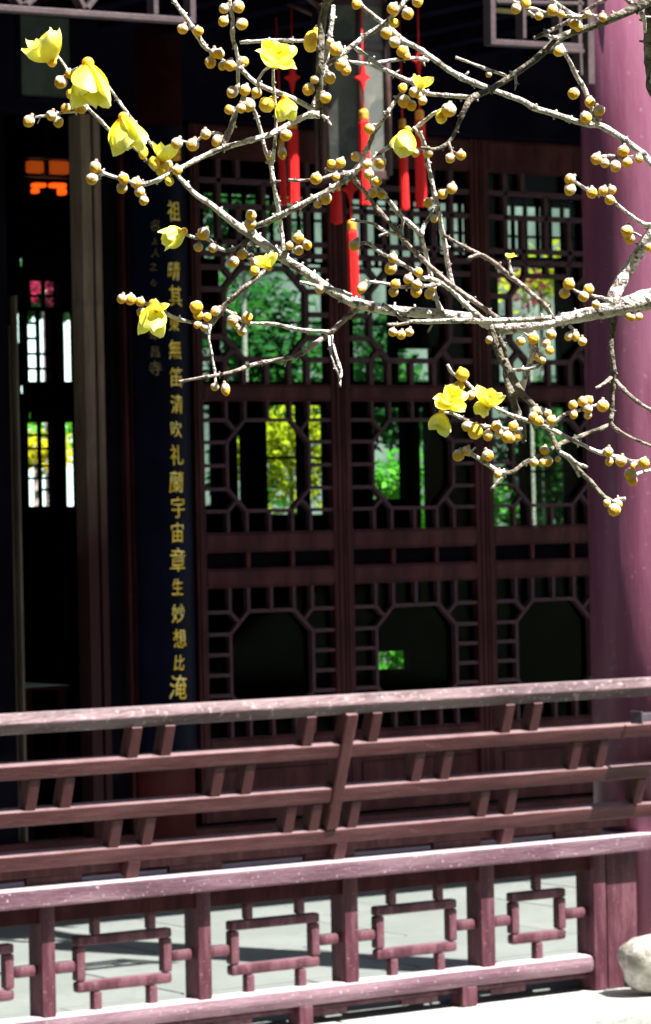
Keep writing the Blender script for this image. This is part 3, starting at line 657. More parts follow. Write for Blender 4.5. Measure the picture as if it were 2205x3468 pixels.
for r in rects:
    W_, H_ = r[1] - r[0], r[3] - r[2]
    nz_ = max(1, int(round(H_ / .105))); nx_ = max(0, int(round(W_ / .085)) - 1)
    if W_ < .07 or r[2] < BZ(900) - .2: nx_ = 0
    if r[1] < BX(300) and W_ > .08: nx_ = 1; nz_ = max(nz_, int(H_ / .065))
    if nx_ == 0: nz_ = max(1, nz_ // 3)
    if H_ < .09: nx_ = max(nx_, int(W_ / .038))
    wf = bpy.data.objects.new('window', None); COL.objects.link(wf); wf.parent = bw; wf.location = Vector(((r[0] + r[1]) / 2, YB, r[2])) - bl; wl0 = Vector(((r[0] + r[1]) / 2, YB, r[2]))
    for i in range(1, nz_):
        z = r[2] + H_ * i / nz_ + random.uniform(-.012, .012); xa_ = r[0]; xb_ = r[1]
        if nx_ and random.random() < .5:
            if random.random() < .5: xb_ = (xa_ + xb_) / 2
            else: xa_ = (xa_ + xb_) / 2
        bar('muntin', (xa_, YB + .002, z), (xb_, YB + .002, z), .013, .03, M['dark'], wf, Vector((0, 1, 0)), 0, 0, wl0)
    for i in range(1, nx_ + 1):
        xx = r[0] + W_ * i / (nx_ + 1)
        bar('muntin', (xx, YB + .002, r[2]), (xx, YB + .002, r[3]), .011 if H_ > .09 else .026, .03, M['dark'], wf, Vector((0, 1, 0)), 0, 0, wl0)
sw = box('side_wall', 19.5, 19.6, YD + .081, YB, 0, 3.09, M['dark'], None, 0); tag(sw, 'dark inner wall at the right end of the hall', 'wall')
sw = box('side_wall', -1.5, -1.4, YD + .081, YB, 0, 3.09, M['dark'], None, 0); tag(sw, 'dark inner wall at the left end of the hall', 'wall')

# lit lantern inside
YI = 12.6
il = thing('lit_lamp', 'glowing orange lamp inside the dark hall seen through the open doorway', 'lamp', loc=onY(155, 600, YI)); ilo = il.location.copy()
def ib(n, a, b, c, d, m, bev=.008):
    p, q = onY(a, c, YI), onY(b, d, YI); return box(n, p.x, q.x, YI, YI + .04, q.z, p.z, m, il, bev)
ib('shade', 101, 150, 543, 586, M['lit']); ib('shade', 171, 236, 543, 590, M['lit'])
ib('tube', 118, 160, 618, 634, M['bulb']); ib('tube', 118, 136, 635, 654, M['bulb']); ib('tube', 178, 228, 618, 636, M['bulb']); ib('tube', 207, 228, 637, 660, M['bulb'])
ib('lamp_frame', 96, 240, 530, 541, M['lframe'], .002); ib('lamp_frame', 96, 240, 594, 604, M['lframe'], .002); ib('lamp_frame', 153, 168, 541.5, 593, M['lframe'], .002); ib('lamp_frame', 160, 166, 380, 529, M['lframe'], .002)
# reddish table edge inside
p, q = onY(88, 2318, 12.2), onY(240, 2345, 12.2)
tb = thing('hall_table', 'dark red table top in the dark hall behind the open doorway', 'table', loc=((p.x + q.x) / 2, 12.4, 0))
M['tabler'] = mat('red_table_lacquer', (.35, .03, .025), .3, .2, 5)
box('top', p.x, q.x, 12.2, 12.6, q.z + .012, q.z + .03, M['tabler'], tb, .003)
for a in (p.x + .01, q.x - .04):
    for b in (12.22, 12.55): box('leg', a, a + .03, b, b + .03, 0, q.z + .0115, M['tabler'], tb, .003)

# ================================================================== GARDEN BEHIND
M['greywash'] = mat('grey_garden_plaster', (.13, .135, .13), .85, .4, 1.2, .1, 20, col2=(.24, .235, .23))
gx = onY(480, 1400, 24).x
gw = box('garden_wall', gx + .01, 40, 24, 24.3, -.74, 6.2, M['greywash'], None, .01); tag(gw, 'grey plaster garden wall seen through the lattice doors', 'wall')
gw = box('garden_wall', 2, gx, 24, 24.3, -.74, 6.2, M['white'], None, .01); tag(gw, 'bright whitewashed garden wall seen through the open doorway', 'wall')
def bush(name, label, cat, px, py_top, py_bot, Y, wpx, m, n, ls=.06, seed=1, ground=-.74, group=None):
    rnd = random.Random(seed)
    c = onY(px, (py_top + py_bot) / 2, Y); t = onY(px, py_top, Y); b = onY(px, py_bot, Y)
    s = 11500 * Y / ((Y / math.cos(YAW)) ** 2); hw_ = wpx / s / 2; hz = (t.z - b.z) / 2
    th_ = thing(name, label, cat, group, (c.x, Y, ground))
    rod('stem', (c.x, Y, ground), (c.x, Y, b.z + hz), .03, M['barkm'], th_, 7, .015, loc0=Vector((c.x, Y, ground)))
    vs = []; fs = []
    lobes = [(rnd.uniform(-.6, .6) * hw_, rnd.uniform(-.4, .4), rnd.uniform(-.7, .7) * hz, rnd.uniform(.35, .6)) for _ in range(11)]
    for i in range(n):
        L_ = rnd.choice(lobes); d = Vector((rnd.gauss(0, 1), rnd.gauss(0, 1), rnd.gauss(0, 1))).normalized() * rnd.uniform(.5, 1)
        P = Vector((L_[0] + d.x * hw_ * L_[3] * .9, L_[1] + d.y * .45, L_[2] + d.z * hz * L_[3] * .9 + (b.z + hz - ground)))
        u = Vector((rnd.gauss(0, 1), rnd.gauss(0, 1), rnd.gauss(0, 1))).normalized(); v = u.orthogonal().normalized(); l = ls * rnd.uniform(.6, 1.3)
        k0 = len(vs); vs += [P, P + u * l * .5 + v * l * .28, P + u * l, P + u * l * .5 - v * l * .28]; fs.append((k0, k0 + 1, k0 + 2, k0 + 3))
    me = bpy.data.meshes.new('crown'); me.from_pydata(vs, [], fs); link('crown', me, m, th_)
G = 'shrubs behind the hall'
bush('shrub', 'lime green shrub behind the hall, seen left through the open doorway', 'shrub', 130, 1360, 1600, 21, 210, M['leaf3'], 900, .08, 1)
bush('shrub', 'yellow-leaved shrub behind the hall, low in the doorway window', 'shrub', 120, 1440, 1620, 20, 90, M['leaf2'], 500, .07, 2)
bush('flowering_shrub', 'crimson flowering shrub behind the hall above the doorway window', 'shrub', 150, 900, 1050, 20.5, 170, M['leaf4'], 500, .07, 3)
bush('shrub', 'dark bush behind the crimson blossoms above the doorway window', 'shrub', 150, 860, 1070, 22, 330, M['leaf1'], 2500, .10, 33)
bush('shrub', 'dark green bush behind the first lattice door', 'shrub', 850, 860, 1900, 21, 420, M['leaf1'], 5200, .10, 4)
bush('shrub', 'bright yellow shrub behind the first lattice door', 'shrub', 985, 1360, 1760, 18.5, 120, M['leaf2'], 1500, .07, 5)
bush('shrub', 'lime tree top behind the upper panes of the first lattice door', 'shrub', 820, 560, 900, 20, 330, M['leaf1'], 1500, .08, 6)
bush('shrub', 'fresh green shrub behind the middle lattice door', 'shrub', 1310, 1500, 1850, 19, 190, M['leaf3'], 1500, .08, 7)
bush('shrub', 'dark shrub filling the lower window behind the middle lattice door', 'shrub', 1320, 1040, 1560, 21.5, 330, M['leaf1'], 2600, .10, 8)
bush('flowering_shrub', 'crimson flowering shrub behind the third lattice door', 'shrub', 1790, 900, 1090, 19.5, 210, M['leaf4'], 160, .07, 9)
bush('shrub', 'yellow shrub behind the third lattice door under the branches', 'shrub', 1830, 840, 1060, 20.5, 200, M['leaf2'], 700, .08, 10)
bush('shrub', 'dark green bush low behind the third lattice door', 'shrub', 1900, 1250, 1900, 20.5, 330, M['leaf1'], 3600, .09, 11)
bush('shrub', 'low green ferns behind the middle lattice door, near the ground', 'fern', 1350, 2150, 2300, 19, 260, M['leaf3'], 900, .07, 44)
bush('shrub', 'lime shrub low behind the third lattice door', 'shrub', 1720, 1560, 1900, 21.5, 160, M['leaf3'], 900, .08, 12)

# ================================================================== ADDED GROVE (unseen, behind and left of the camera, blocks sky light)
M['leaf0'] = mat('blocker_foliage', (.03, .05, .02), .8, .6, 2.5, 1.0, 4, col2=(.06, .10, .035), spec=.1)
bm = bmesh.new()
def blocker_tree(x, y, h, r, seed):
    rnd = random.Random(seed)
    for i in range(9):
        mtx = Matrix.Translation((x + rnd.uniform(-.6, .6) * r, y + rnd.uniform(-.6, .6) * r, h * rnd.uniform(.16, .9))) @ Matrix.Scale(r * rnd.uniform(.5, .75), 4)
        bmesh.ops.create_icosphere(bm, subdivisions=3, radius=1, matrix=mtx)
    bmesh.ops.create_cone(bm, cap_ends=True, segments=8, radius1=.25, radius2=.12, depth=h * .6, matrix=Matrix.Translation((x, y, h * .3 - .3)))
for i in range(10): blocker_tree(-24 + i * 4.6, -8 + (i % 3) * .9, 11.5 + (i % 4) * .8, 3.3, i)
for i in range(6): blocker_tree(-5.6 - (i % 2) * .5, -3.5 + i * 3.3, 11 + (i % 3), 2.6, 20 + i)
for v in bm.verts: v.co += Vector((noise.noise(v.co * 1.3), noise.noise(v.co * 1.3 + Vector((9, 0, 0))), noise.noise(v.co * 1.3 + Vector((0, 9, 0))))) * .7
me = bpy.data.meshes.new('sky_blocker_grove'); bm.to_mesh(me); bm.free(); gv = link('sky_blocker_grove', me, M['leaf0'])
tag(gv, 'unseen evergreen grove added behind and left of the viewpoint to block sky light', 'trees', None, 'stuff')

# ================================================================== WINTERSWEET
import bisect
T0 = atD(2900, 1500, 2.75)
WT = thing('wintersweet_tree', 'leafless wintersweet tree with pale twigs, round cream buds and yellow blossoms across the upper photo', 'tree', loc=(T0.x, T0.y, -.25))
WL = WT.location.copy()
D0 = 2.6
BR = []   # name, material, pts [(x,y,r)], d0, d1
def branch(m, pts, d0=0., d1=None, name='twig'):
    BR.append((name, m, pts, d0, d0 if d1 is None else d1))
B_, Bd, Bm = 'bark', 'barkd', 'barkm'
# main limb
branch(B_, [(2620,900,34),(2380,985,38),(2205,1012,39),(2090,1043,30),(1990,1065,25),(1883,1086,22),(1780,1108,21),(1690,1112,20),(1640,1092,18),(1600,1075,16),(1470,1062,19),(1335,1052,19),(1215,1030,20),(1167,1010,17),(1119,983,17),(1047,930,17),(965,878,17),(879,815,17),(807,767,15),(759,729,13),(710,690,11),(662,658,10),(624,619,9),(595,586,8),(545,530,7),(480,446,6.5),(422,370,6),(360,283,5)], 0, 0, 'branch')
branch(B_, [(2640,560,22),(2400,640,22),(2260,720,21),(2205,790,21),(2161,860,22),(2108,945,24),(2078,1005,25),(2072,1045,20)], .0, .0, 'branch')
branch(Bd, [(2640,1000,20),(2420,520,30),(2240,330,33),(2218,250,34),(2214,120,38),(2225,-60,42)], .12, .05, 'branch')
branch(B_, [(576,588,6),(523,575,5),(480,520,6),(440,490,7),(379,449,7),(336,403,6.5),(298,365,6),(250,283,5.5),(225,232,6),(197,192,4.5)], -.01, -.03)
branch(B_, [(298,368,5),(259,377,6),(206,382,4.5),(160,391,5),(118,397,4)], -.03, -.04)
branch(Bd, [(1190,-40,14),(1119,-8,15),(1098,40,14),(1088,120,14),(1083,240,14),(1080,330,13),(1082,389,15)], -.07, -.06, 'branch')
branch(B_, [(1082,389,15),(1042,391,12),(985,418,10),(917,454,10),(831,480,10),(749,504,10),(672,538,9),(576,588,8.5),(530,612,8),(485,624,9),(455,622,6)], -.06, -.07, 'branch')
branch(B_, [(1082,385,6),(1105,402,6),(1122,424,3.5)], -.06, -.07)
branch(B_, [(1076,384,12),(1042,360,10),(975,326,9),(879,288,9),(831,250,9),(812,225,8)], -.06, -.05)
branch(B_, [(778,-15,7),(780,25,7),(788,62,7.5),(788,125,8),(800,170,7),(807,215,8),(806,260,7),(807,300,6)], -.05, -.04)
branch(B_, [(829,305,8),(822,345,10),(800,375,10),(783,432,12),(768,462,14),(757,498,10)], -.05, -.06)
branch(B_, [(757,470,10),(735,450,6),(706,455,6),(676,470,5),(653,485,5),(610,475,4)], -.05, -.05)
branch(B_, [(855,362,7),(872,405,7),(884,446,7),(898,509,7.5),(917,557,9),(927,624,8),(940,691,8.5),(950,760,8),(958,820,7.5),(962,880,9)], -.03, -.01)
branch(B_, [(925,235,5),(927,300,5.5),(934,370,6),(934,432,6.5),(929,500,7),(920,560,7)], -.08, -.04)
branch(B_, [(925,222,4),(895,240,5),(866,285,5)], -.07, -.05)
branch(B_, [(814,144,7),(870,140,7),(941,137,7.5),(1000,138,7),(1057,139,6)], -.04, -.05)
branch(B_, [(1129,20,8),(1122,90,9),(1112,139,8),(1108,190,9),(1100,240,9),(1085,300,10),(1066,350,9),(1068,385,9)], .0, -.02)
branch(B_, [(1108,222,9),(1135,200,9),(1160,180,10),(1191,158,10),(1240,120,10),(1290,90,11),(1325,60,9),(1362,15,9),(1385,-20,9)], -.02, -.02)
branch(B_, [(1200,-20,8),(1218,10,8),(1244,38,9),(1297,78,9),(1335,110,10),(1370,140,9.5),(1407,158,10),(1455,190,10),(1520,237,10),(1580,270,12),(1676,307,10),(1768,341,10.5),(1810,366,11),(1878,386,10.5),(1974,418,11),(2036,427,12),(2108,470,12),(2180,523,12),(2230,570,13),(2420,660,18)], .05, .02, 'branch')
branch(B_, [(1195,155,8),(1240,190,8),(1287,225,9),(1335,252,8),(1397,280,9),(1445,315,8.5),(1500,322,8),(1571,328,9),(1598,331,9)], -.01, -.04)
branch(B_, [(1181,208,6),(1239,216,6.5),(1287,211,7),(1345,202,7),(1397,197,7),(1450,204,8)], .0, .04)
branch(Bd, [(2225,-20,26),(2166,19,19),(2094,53,16),(2022,84,14),(1950,106,13),(1892,130,15),(1860,160,15),(1806,206,12),(1739,254,12),(1662,302,10.5),(1597,334,12),(1570,378,10),(1548,432,7),(1528,472,7),(1505,494,7),(1470,505,6),(1426,500,6)], -.02, -.05, 'branch')
branch(Bm, [(1520,480,5),(1530,512,5),(1555,520,4)], -.05, -.05)
branch(Bm, [(2070,-15,9),(2030,8,8),(1988,34,7),(1926,72,7),(1844,113,8),(1808,129,7)], -.05, -.05)
branch(B_, [(1846,118,7),(1880,128,7),(1895,132,8)], -.05, -.03)
branch(B_, [(1730,-5,6),(1765,20,6),(1810,30,6),(1850,44,6),(1905,52,6),(1958,58,7),(2000,50,6),(2045,60,6)], -.06, -.05)
branch(B_, [(1790,38,5),(1825,62,6),(1856,45,5),(1900,25,5),(1870,0,5)], -.06, -.05)
branch(B_, [(1840,-15,5),(1895,18,6),(1940,48,7),(1985,60,6)], -.05, -.05)
branch(B_, [(1543,194,6),(1580,208,5),(1632,228,6),(1680,245,6),(1714,256,7)], -.05, -.04)
branch(B_, [(1744,256,5),(1748,282,4),(1742,306,3)], -.04, -.04)
branch(B_, [(1898,150,8),(1912,180,8),(1931,211,8),(1955,262,9),(1979,300,9.5),(1996,345,9),(2010,385,9),(2026,424,11)], .0, .02)
branch(B_, [(2110,-10,7),(2150,22,8),(2180,60,8),(2184,110,6)], -.03, 0)
branch(B_, [(2036,530,6),(2066,527,5),(2108,533,5.5),(2150,530,7),(2190,518,8)], .0, .01)
branch(B_, [(1950,617,6),(1978,636,6),(2010,654,6),(2046,660,7),(2072,676,7),(2099,700,6.5),(2142,734,6.5),(2182,760,9),(2210,762,9)], -.02, -.01)
branch(B_, [(2125,788,4),(2150,790,4),(2170,800,5)], -.01, 0)
branch(B_, [(2070,1020,10),(2036,1008,6),(1993,998,5.5),(1960,990,5),(1935,975,5)], -.01, -.03)
branch(B_, [(1930,1106,7),(1938,1112,6),(1950,1128,5)], -.01, -.02)
branch(B_, [(1186,590,9),(1150,583,7),(1100,571,6)], -.04, -.05)
branch(B_, [(1186,603,10),(1140,627,10),(1100,651,10),(1045,680,11),(1013,698,12),(941,734,12),(890,758,12),(845,772,10)], -.04, -.02, 'branch')
branch(B_, [(850,740,14),(846,765,16),(858,785,12),(872,800,8)], -.02, 0)
branch(Bm, [(977,610,6),(1010,612,6),(1047,609,5.5),(1085,606,6),(1119,595,7),(1160,590,8),(1196,582,11)], -.06, -.04)
branch(B_, [(1356,318,6),(1335,348,8),(1311,384,8.5),(1290,415,9),(1268,446,9.5),(1244,504,9.5),(1220,552,9),(1192,590,14)], -.05, -.04)
branch(B_, [(1530,355,5),(1500,372,6),(1470,384,7),(1425,420,7),(1380,452,7),(1335,485,7.5),(1287,518,7.5),(1240,555,6),(1200,583,8)], -.06, -.04)
branch(B_, [(1400,432,7),(1426,461,8),(1438,500,9),(1447,545,8),(1462,610,8),(1472,660,9),(1482,700,9),(1495,775,9.5),(1506,820,10),(1513,868,9),(1523,926,10),(1535,985,10)], -.05, -.01, 'branch')
branch(Bm, [(1192,592,10),(1210,620,9),(1239,653,9),(1273,700,8.5),(1335,772,9),(1373,820,9.5),(1426,873,9),(1470,914,9),(1542,975,9.5),(1614,1026,9.5),(1655,1055,9),(1695,1085,11)], -.04, -.04, 'branch')
branch(B_, [(1210,829,7),(1245,823,6),(1287,854,7),(1330,876,8),(1359,892,8),(1400,918,7),(1425,940,8),(1470,948,9),(1520,975,9),(1576,1030,10),(1620,1070,11),(1650,1090,10)], -.05, -.01, 'branch')
branch(B_, [(1249,953,5),(1280,957,6),(1311,962,6),(1364,972,6.5),(1410,968,6),(1455,968,7),(1490,962,6)], -.06, -.05)
branch(B_, [(1189,745,5),(1225,750,5),(1263,758,5.5),(1290,775,7),(1320,788,7),(1352,795,7)], -.05, -.04)
branch(B_, [(1282,800,5),(1300,793,5),(1315,788,5)], -.05, -.05)
branch(B_, [(1350,790,5),(1362,765,5),(1368,735,4)], -.04, -.05)
branch(B_, [(1248,600,7),(1268,625,8),(1290,650,8),(1321,686,9),(1354,725,9),(1385,755,9),(1420,790,10),(1433,830,9),(1445,870,8),(1458,930,8),(1472,985,7),(1480,1020,8),(1497,1060,14)], -.07, -.0, 'branch')
branch(B_, [(1428,796,9),(1436,765,8),(1455,735,7),(1468,705,6),(1485,690,7)], -.05, -.04)
branch(B_, [(1500,668,6),(1515,650,6),(1530,638,5)], -.04, -.04)
branch(Bm, [(1504,796,6),(1535,815,6),(1566,832,6.5),(1619,858,7.5),(1672,888,8.5),(1720,930,10),(1768,966,9.5),(1806,1000,9),(1844,1033,9.5),(1874,1080,10)], -.03, .0, 'branch')
branch(Bm, [(1625,862,8),(1605,868,8),(1582,878,4)], -.04, -.04)
branch(Bm, [(1733,935,8),(1726,900,6),(1722,876,6),(1712,870,4)], -.04, -.04)
branch(B_, [(764,849,7),(735,838,7),(712,815,7),(690,806,7),(660,805,6.5),(640,798,6.5),(615,788,5)], -.02, -.04)
branch(Bd, [(764,849,7),(790,845,8),(820,828,9),(842,808,11)], -.02, -.0)
branch(Bd, [(845,815,10),(850,850,13),(850,885,12)], .01, -.01)
branch(Bm, [(925,905,5),(898,918,8),(845,960,9.5),(800,1000,10),(764,1032,10),(735,1070,12),(715,1100,10)], -.04, -.04, 'branch')
branch(B_, [(712,1098,7),(672,1094,6),(614,1084,7),(552,1058,6.5),(504,1033,7),(461,1014,7),(415,1006,5)], -.04, -.06)
branch(B_, [(713,1100,6),(707,1140,5),(712,1172,5),(720,1218,5),(728,1262,5),(730,1305,5)], -.04, -.05)
branch(B_, [(764,1050,6),(795,1068,6),(831,1092,6.5),(880,1096,6.5),(932,1098,7.5),(975,1108,7),(1023,1118,8),(1070,1121,7),(1121,1124,8)], -.04, -.05)
branch(Bm, [(1215,1036,16),(1181,1068,11),(1150,1097,10),(1119,1127,10),(1071,1161,9.5),(1023,1196,9),(985,1211,8),(927,1221,8),(850,1237,7.5),(793,1258,7),(735,1270,6),(672,1281,6),(605,1293,5)], -.0, -.05, 'branch')
branch(B_, [(1124,1135,5),(1133,1185,5.5),(1145,1225,6),(1157,1262,5),(1150,1282,5)], -.05, -.06)
branch(B_, [(1114,1138,5),(1120,1190,5),(1133,1235,5),(1148,1268,5.5),(1152,1310,4)], -.04, -.06)
branch(B_, [(1016,957,7),(1040,960,6),(1071,968,6),(1110,975,7),(1150,985,7),(1190,1002,8)], -.03, -.03)
branch(Bd, [(980,838,5),(972,850,5),(968,868,6)], -.01, 0)
branch(B_, [(1295,1030,8),(1335,1056,8),(1360,1080,7.5),(1392,1088,7.5),(1470,1089,9),(1560,1086,10),(1640,1087,9.5),(1720,1085,9.5),(1800,1083,10),(1868,1075,10)], -.05, -.05, 'branch')
branch(Bm, [(1311,1099,6),(1345,1099,6),(1385,1094,6)], -.06, -.06)
branch(B_, [(1463,1100,4),(1455,1115,4),(1448,1126,4)], -.05, -.05)
# vertical dark twig at the right
branch(Bd, [(2082,1068,12),(2078,1110,10),(2070,1165,9),(2074,1215,10),(2078,1265,10),(2074,1330,9),(2072,1400,9),(2066,1440,10)], .0, .0, 'branch')
branch(Bm, [(2075,1272,8),(2050,1296,7),(2018,1314,5)], 0, -.02)
branch(Bm, [(2085,1290,9),(2105,1312,8),(2135,1342,8),(2180,1375,6.5),(2230,1400,6)], 0, -.02)
branch(Bm, [(2070,1432,8),(2085,1452,7.5),(2118,1472,7),(2160,1492,6),(2230,1520,6)], 0, -.02)
branch(Bd, [(2066,1436,9),(2040,1450,8),(1998,1464,8.5),(1950,1484,8.5),(1902,1501,8.5),(1840,1536,8),(1777,1568,8),(1739,1597,8.5),(1712,1602,8),(1690,1624,7),(1664,1658,5)], -.0, -.07, 'branch')
branch(Bd, [(1672,1110,20),(1675,1145,19),(1700,1209,17),(1729,1266,16),(1765,1330,13),(1806,1372,10),(1835,1410,10),(1854,1443,10),(1878,1496,9),(1892,1525,10),(1920,1548,8),(1950,1580,8),(2003,1635,9),(2046,1683,9),(2075,1700,9)], .0, -.05, 'branch')
branch(Bd, [(1712,1235,12),(1722,1300,14),(1744,1372,14),(1765,1425,11),(1775,1462,9),(1772,1500,6)], .0, .0, 'branch')
branch(Bd, [(1690,1140,8),(1706,1175,9),(1716,1210,8)], -.02, -.01)
branch(B_, [(1815,1150,9),(1808,1190,12),(1796,1225,11),(1787,1252,10),(1776,1290,10),(1768,1318,11)], -.02, -.0)
branch(B_, [(1734,1254,7),(1760,1253,6.5),(1782,1250,6),(1815,1245,6),(1842,1232,5)], -.02, -.03)
branch(B_, [(1806,1150,7),(1790,1140,6),(1775,1128,4)], -.02, -.03)
branch(B_, [(1516,1236,7),(1530,1262,6),(1560,1280,6),(1585,1300,6.5),(1628,1343,7),(1670,1375,7),(1720,1402,8),(1765,1418,8),(1806,1430,8),(1864,1453,8),(1931,1486,7.5),(1985,1512,7.5),(2022,1530,8),(2094,1549,8),(2140,1562,7),(2182,1566,6)], -.06, -.03, 'branch')
branch(B_, [(1530,1400,6),(1565,1416,6.5),(1604,1438,7),(1662,1446,7),(1720,1453,7),(1766,1453,7)], -.07, -.02)
branch(B_, [(1560,1525,8),(1585,1530,8),(1610,1546,8.5),(1652,1573,8),(1680,1592,8),(1712,1602,8)], -.08, -.07)
branch(B_, [(1864,1450,8),(1885,1425,7.5),(1916,1402,7),(1960,1390,6),(2000,1378,6),(2034,1368,5)], -.05, -.05)
branch(B_, [(1895,1530,8),(1925,1548,9),(1955,1570,7),(1990,1582,5)], -.05, -.05)
branch(B_, [(1925,1556,5),(1945,1580,6),(1962,1615,5)], -.05, -.05)
branch(B_, [(2075,1702,9),(2095,1692,8),(2118,1690,8)], -.05, -.05)
branch(B_, [(2240,1585,6),(2205,1592,6),(2165,1602,6),(2140,1615,5)], .0, -.02)
# upper left
branch(B_, [(580,-15,7),(598,15,7.5),(624,50,8),(645,82,8),(662,108,11),(682,140,9),(700,165,8),(720,176,6)], -.02, -.03)
branch(B_, [(740,175,5),(755,205,5),(775,210,6),(800,225,7)], -.03, -.04)
branch(B_, [(322,566,5),(345,584,8),(394,602,7.5),(430,612,6),(458,622,8)], -.07, -.08)
branch(B_, [(312,605,5),(335,598,5),(350,588,6)], -.07, -.07)
# off-frame trunk
TX = [(2900, 3450, 95), (2880, 2600, 80), (2870, 1500, 62), (2860, 700, 52), (2850, -100, 42), (2880, -900, 30)]
for o_ in ((2620,900),(2640,560),(2640,1000)): pass
branch(Bd, TX, .12, .12, 'trunk')
branch(B_, [(2865,1050,44),(2740,900,38),(2620,900,34)], .12, 0, 'branch')
branch(B_, [(2860,700,30),(2750,560,26),(2640,560,22)], .12, 0, 'branch')
branch(Bd, [(2870,1500,30),(2740,1250,26),(2640,1000,24)], .12, .12, 'branch')
branch(B_, [(2860,760,24),(2600,740,20),(2420,660,18)], .12, .02, 'branch')

def smooth(pts):
    """Catmull-Rom through x,y,r"""
    out = []
    P = [pts[0]] + list(pts) + [pts[-1]]
    for i in range(1, len(P) - 2):
        p0, p1, p2, p3 = P[i - 1], P[i], P[i + 1], P[i + 2]
        L_ = math.hypot(p2[0] - p1[0], p2[1] - p1[1]); n = max(2, int(L_ / 9))
        for k in range(n):
            t = k / n; q = []
            for j in range(3):
                q.append(.5 * ((2 * p1[j]) + (-p0[j] + p2[j]) * t + (2 * p0[j] - 5 * p1[j] + 4 * p2[j] - p3[j]) * t * t + (-p0[j] + 3 * p1[j] - 3 * p2[j] + p3[j]) * t ** 3))
            out.append(tuple(q))
    out.append(tuple(pts[-1])); return out
def tube(bm, P, R, seg, closed=True):
    rings = []; up = None
    for i, p in enumerate(P):
        d = (P[min(i + 1, len(P) - 1)] - P[max(i - 1, 0)]).normalized()
        if up is None: up = d.orthogonal().normalized()
        up = (up - d * up.dot(d)).normalized(); s_ = d.cross(up)
        rings.append([bm.verts.new(p + (up * math.cos(2 * math.pi * k / seg) + s_ * math.sin(2 * math.pi * k / seg)) * R[i] * (1 + .07 * noise.noise(p * 260 + Vector((k, 0, 0))))) for k in range(seg)])
    for a, b in zip(rings, rings[1:]):
        for k in range(seg): bm.faces.new((a[k], a[(k + 1) % seg], b[(k + 1) % seg], b[k]))
    bm.faces.new(list(reversed(rings[0]))); bm.faces.new(rings[-1])
rb = random.Random(11)
BOBJ = []; SAMP = []
for bi, (nm, mk, pts, d0, d1) in enumerate(BR):
    Q = smooth(pts); n = len(Q); lead = Q[0]
    cum = [0.]
    for a, b in zip(Q, Q[1:]): cum.append(cum[-1] + math.hypot(b[0] - a[0], b[1] - a[1]))
    tot = cum[-1]
    P = []; R = []
    # swellings at the nodes
    nodes = []; sdist = rb.uniform(15, 40)
    while sdist < tot - 6: nodes.append(sdist); sdist += rb.uniform(48, 92)
    for i, (x, y, r) in enumerate(Q):
        f = cum[i] / max(tot, 1e-6); dpt = D0 + d0 + (d1 - d0) * f + .004 * math.sin(cum[i] * .02 + bi)
        jx = (rb.random() - .5) * .9 * min(1, r / 6); jy = (rb.random() - .5) * .9 * min(1, r / 6)
        sw = 1 + sum(.30 * min(1, 8 / r) * math.exp(-((cum[i] - nd) / 7) ** 2) for nd in nodes)
        P.append(atD(x + jx, y + jy, dpt)); R.append(r * .92 * sw * dpt / FPX); SAMP.append((x, y, dpt, r, bi))
    cxyz = P[len(P) // 2].copy()
    bm = bmesh.new(); seg = 12 if max(q[2] for q in Q) > 14 else 8
    tube(bm, [p - cxyz for p in P], R, seg)
    # paired leaf scars and spurs at nodes
    for nd in nodes:
        i = min(bisect.bisect_left(cum, nd), n - 2); d = (P[i + 1] - P[max(i - 1, 0)]).normalized()
        sd = (d.cross(-Fv)).normalized()
        for sg in (-1, 1):
            if rb.random() < .5: continue
            r_ = R[i]; ln_ = rb.uniform(.25, .9) * .0011 + r_ * .2
            if rb.random() < .07: ln_ += .0025
            a = P[i] - cxyz + sd * sg * r_ * .6; b = a + (sd * sg * (r_ * .45 + ln_) + d * ln_ * rb.uniform(.1, .9) + Fv * rb.uniform(-1, 1) * ln_ * .8)
            k_ = min(.0013, r_ * .55)
            tube(bm, [a, (a + b) / 2, b], [k_, k_ * .8, k_ * .6], 5)
    me = bpy.data.meshes.new(nm); bm.to_mesh(me); bm.free()
    o = link(nm, me, M[mk], WT, True); o.location = cxyz - WL; BOBJ.append((o, cxyz))

# ---- buds
def bud_mesh(seed, elong=1.0):
    rr = random.Random(seed); bm = bmesh.new(); bmesh.ops.create_uvsphere(bm, u_segments=20, v_segments=18, radius=1)
    sz = rr.uniform(.9, 1.05)
    for v in bm.verts:
        z = v.co.z; a = math.atan2(v.co.y, v.co.x)
        ph = (z * 2.1 + .42 * math.cos(2 * a + seed) + seed * .3) % 1.0; sc_ = sz * (1 + .04 * math.cos(3 * a + 2.6 * z + seed) + .14 * (ph - .5) * (1 if z > -.7 else .3))
        prof_ = 1.0 - .12 * max(0, z) ** 2
        v.co.x *= sc_ * prof_; v.co.y *= sc_ * prof_; v.co.z *= elong * (1.02 if z > 0 else .95)
        v.co += Vector((rr.uniform(-1, 1), rr.uniform(-1, 1), rr.uniform(-1, 1))) * .012
    # base collar
    g = bmesh.ops.create_cone(bm, cap_ends=True, segments=8, radius1=.26, radius2=.42, depth=.55)
    for v in g['verts']: v.co.z -= elong * .95 + .12
    me = bpy.data.meshes.new('bud'); bm.to_mesh(me); bm.free(); me.materials.append(M['bud']); me.polygons.foreach_set('use_smooth', [True] * len(me.polygons)); return me
BM = [bud_mesh(i, e) for i, e in enumerate((1.0, 1.05, 1.1, 1.0, 1.02, 1.15))]; BE = [bud_mesh(20 + i, 1.45) for i in range(2)]
YB_ = {(485,516),(523,551),(550,576),(574,614),(1057,139),(903,355),(1494,398),(1566,1269),(242,319),(1554,1310),(1609,1462),(1335,79)}
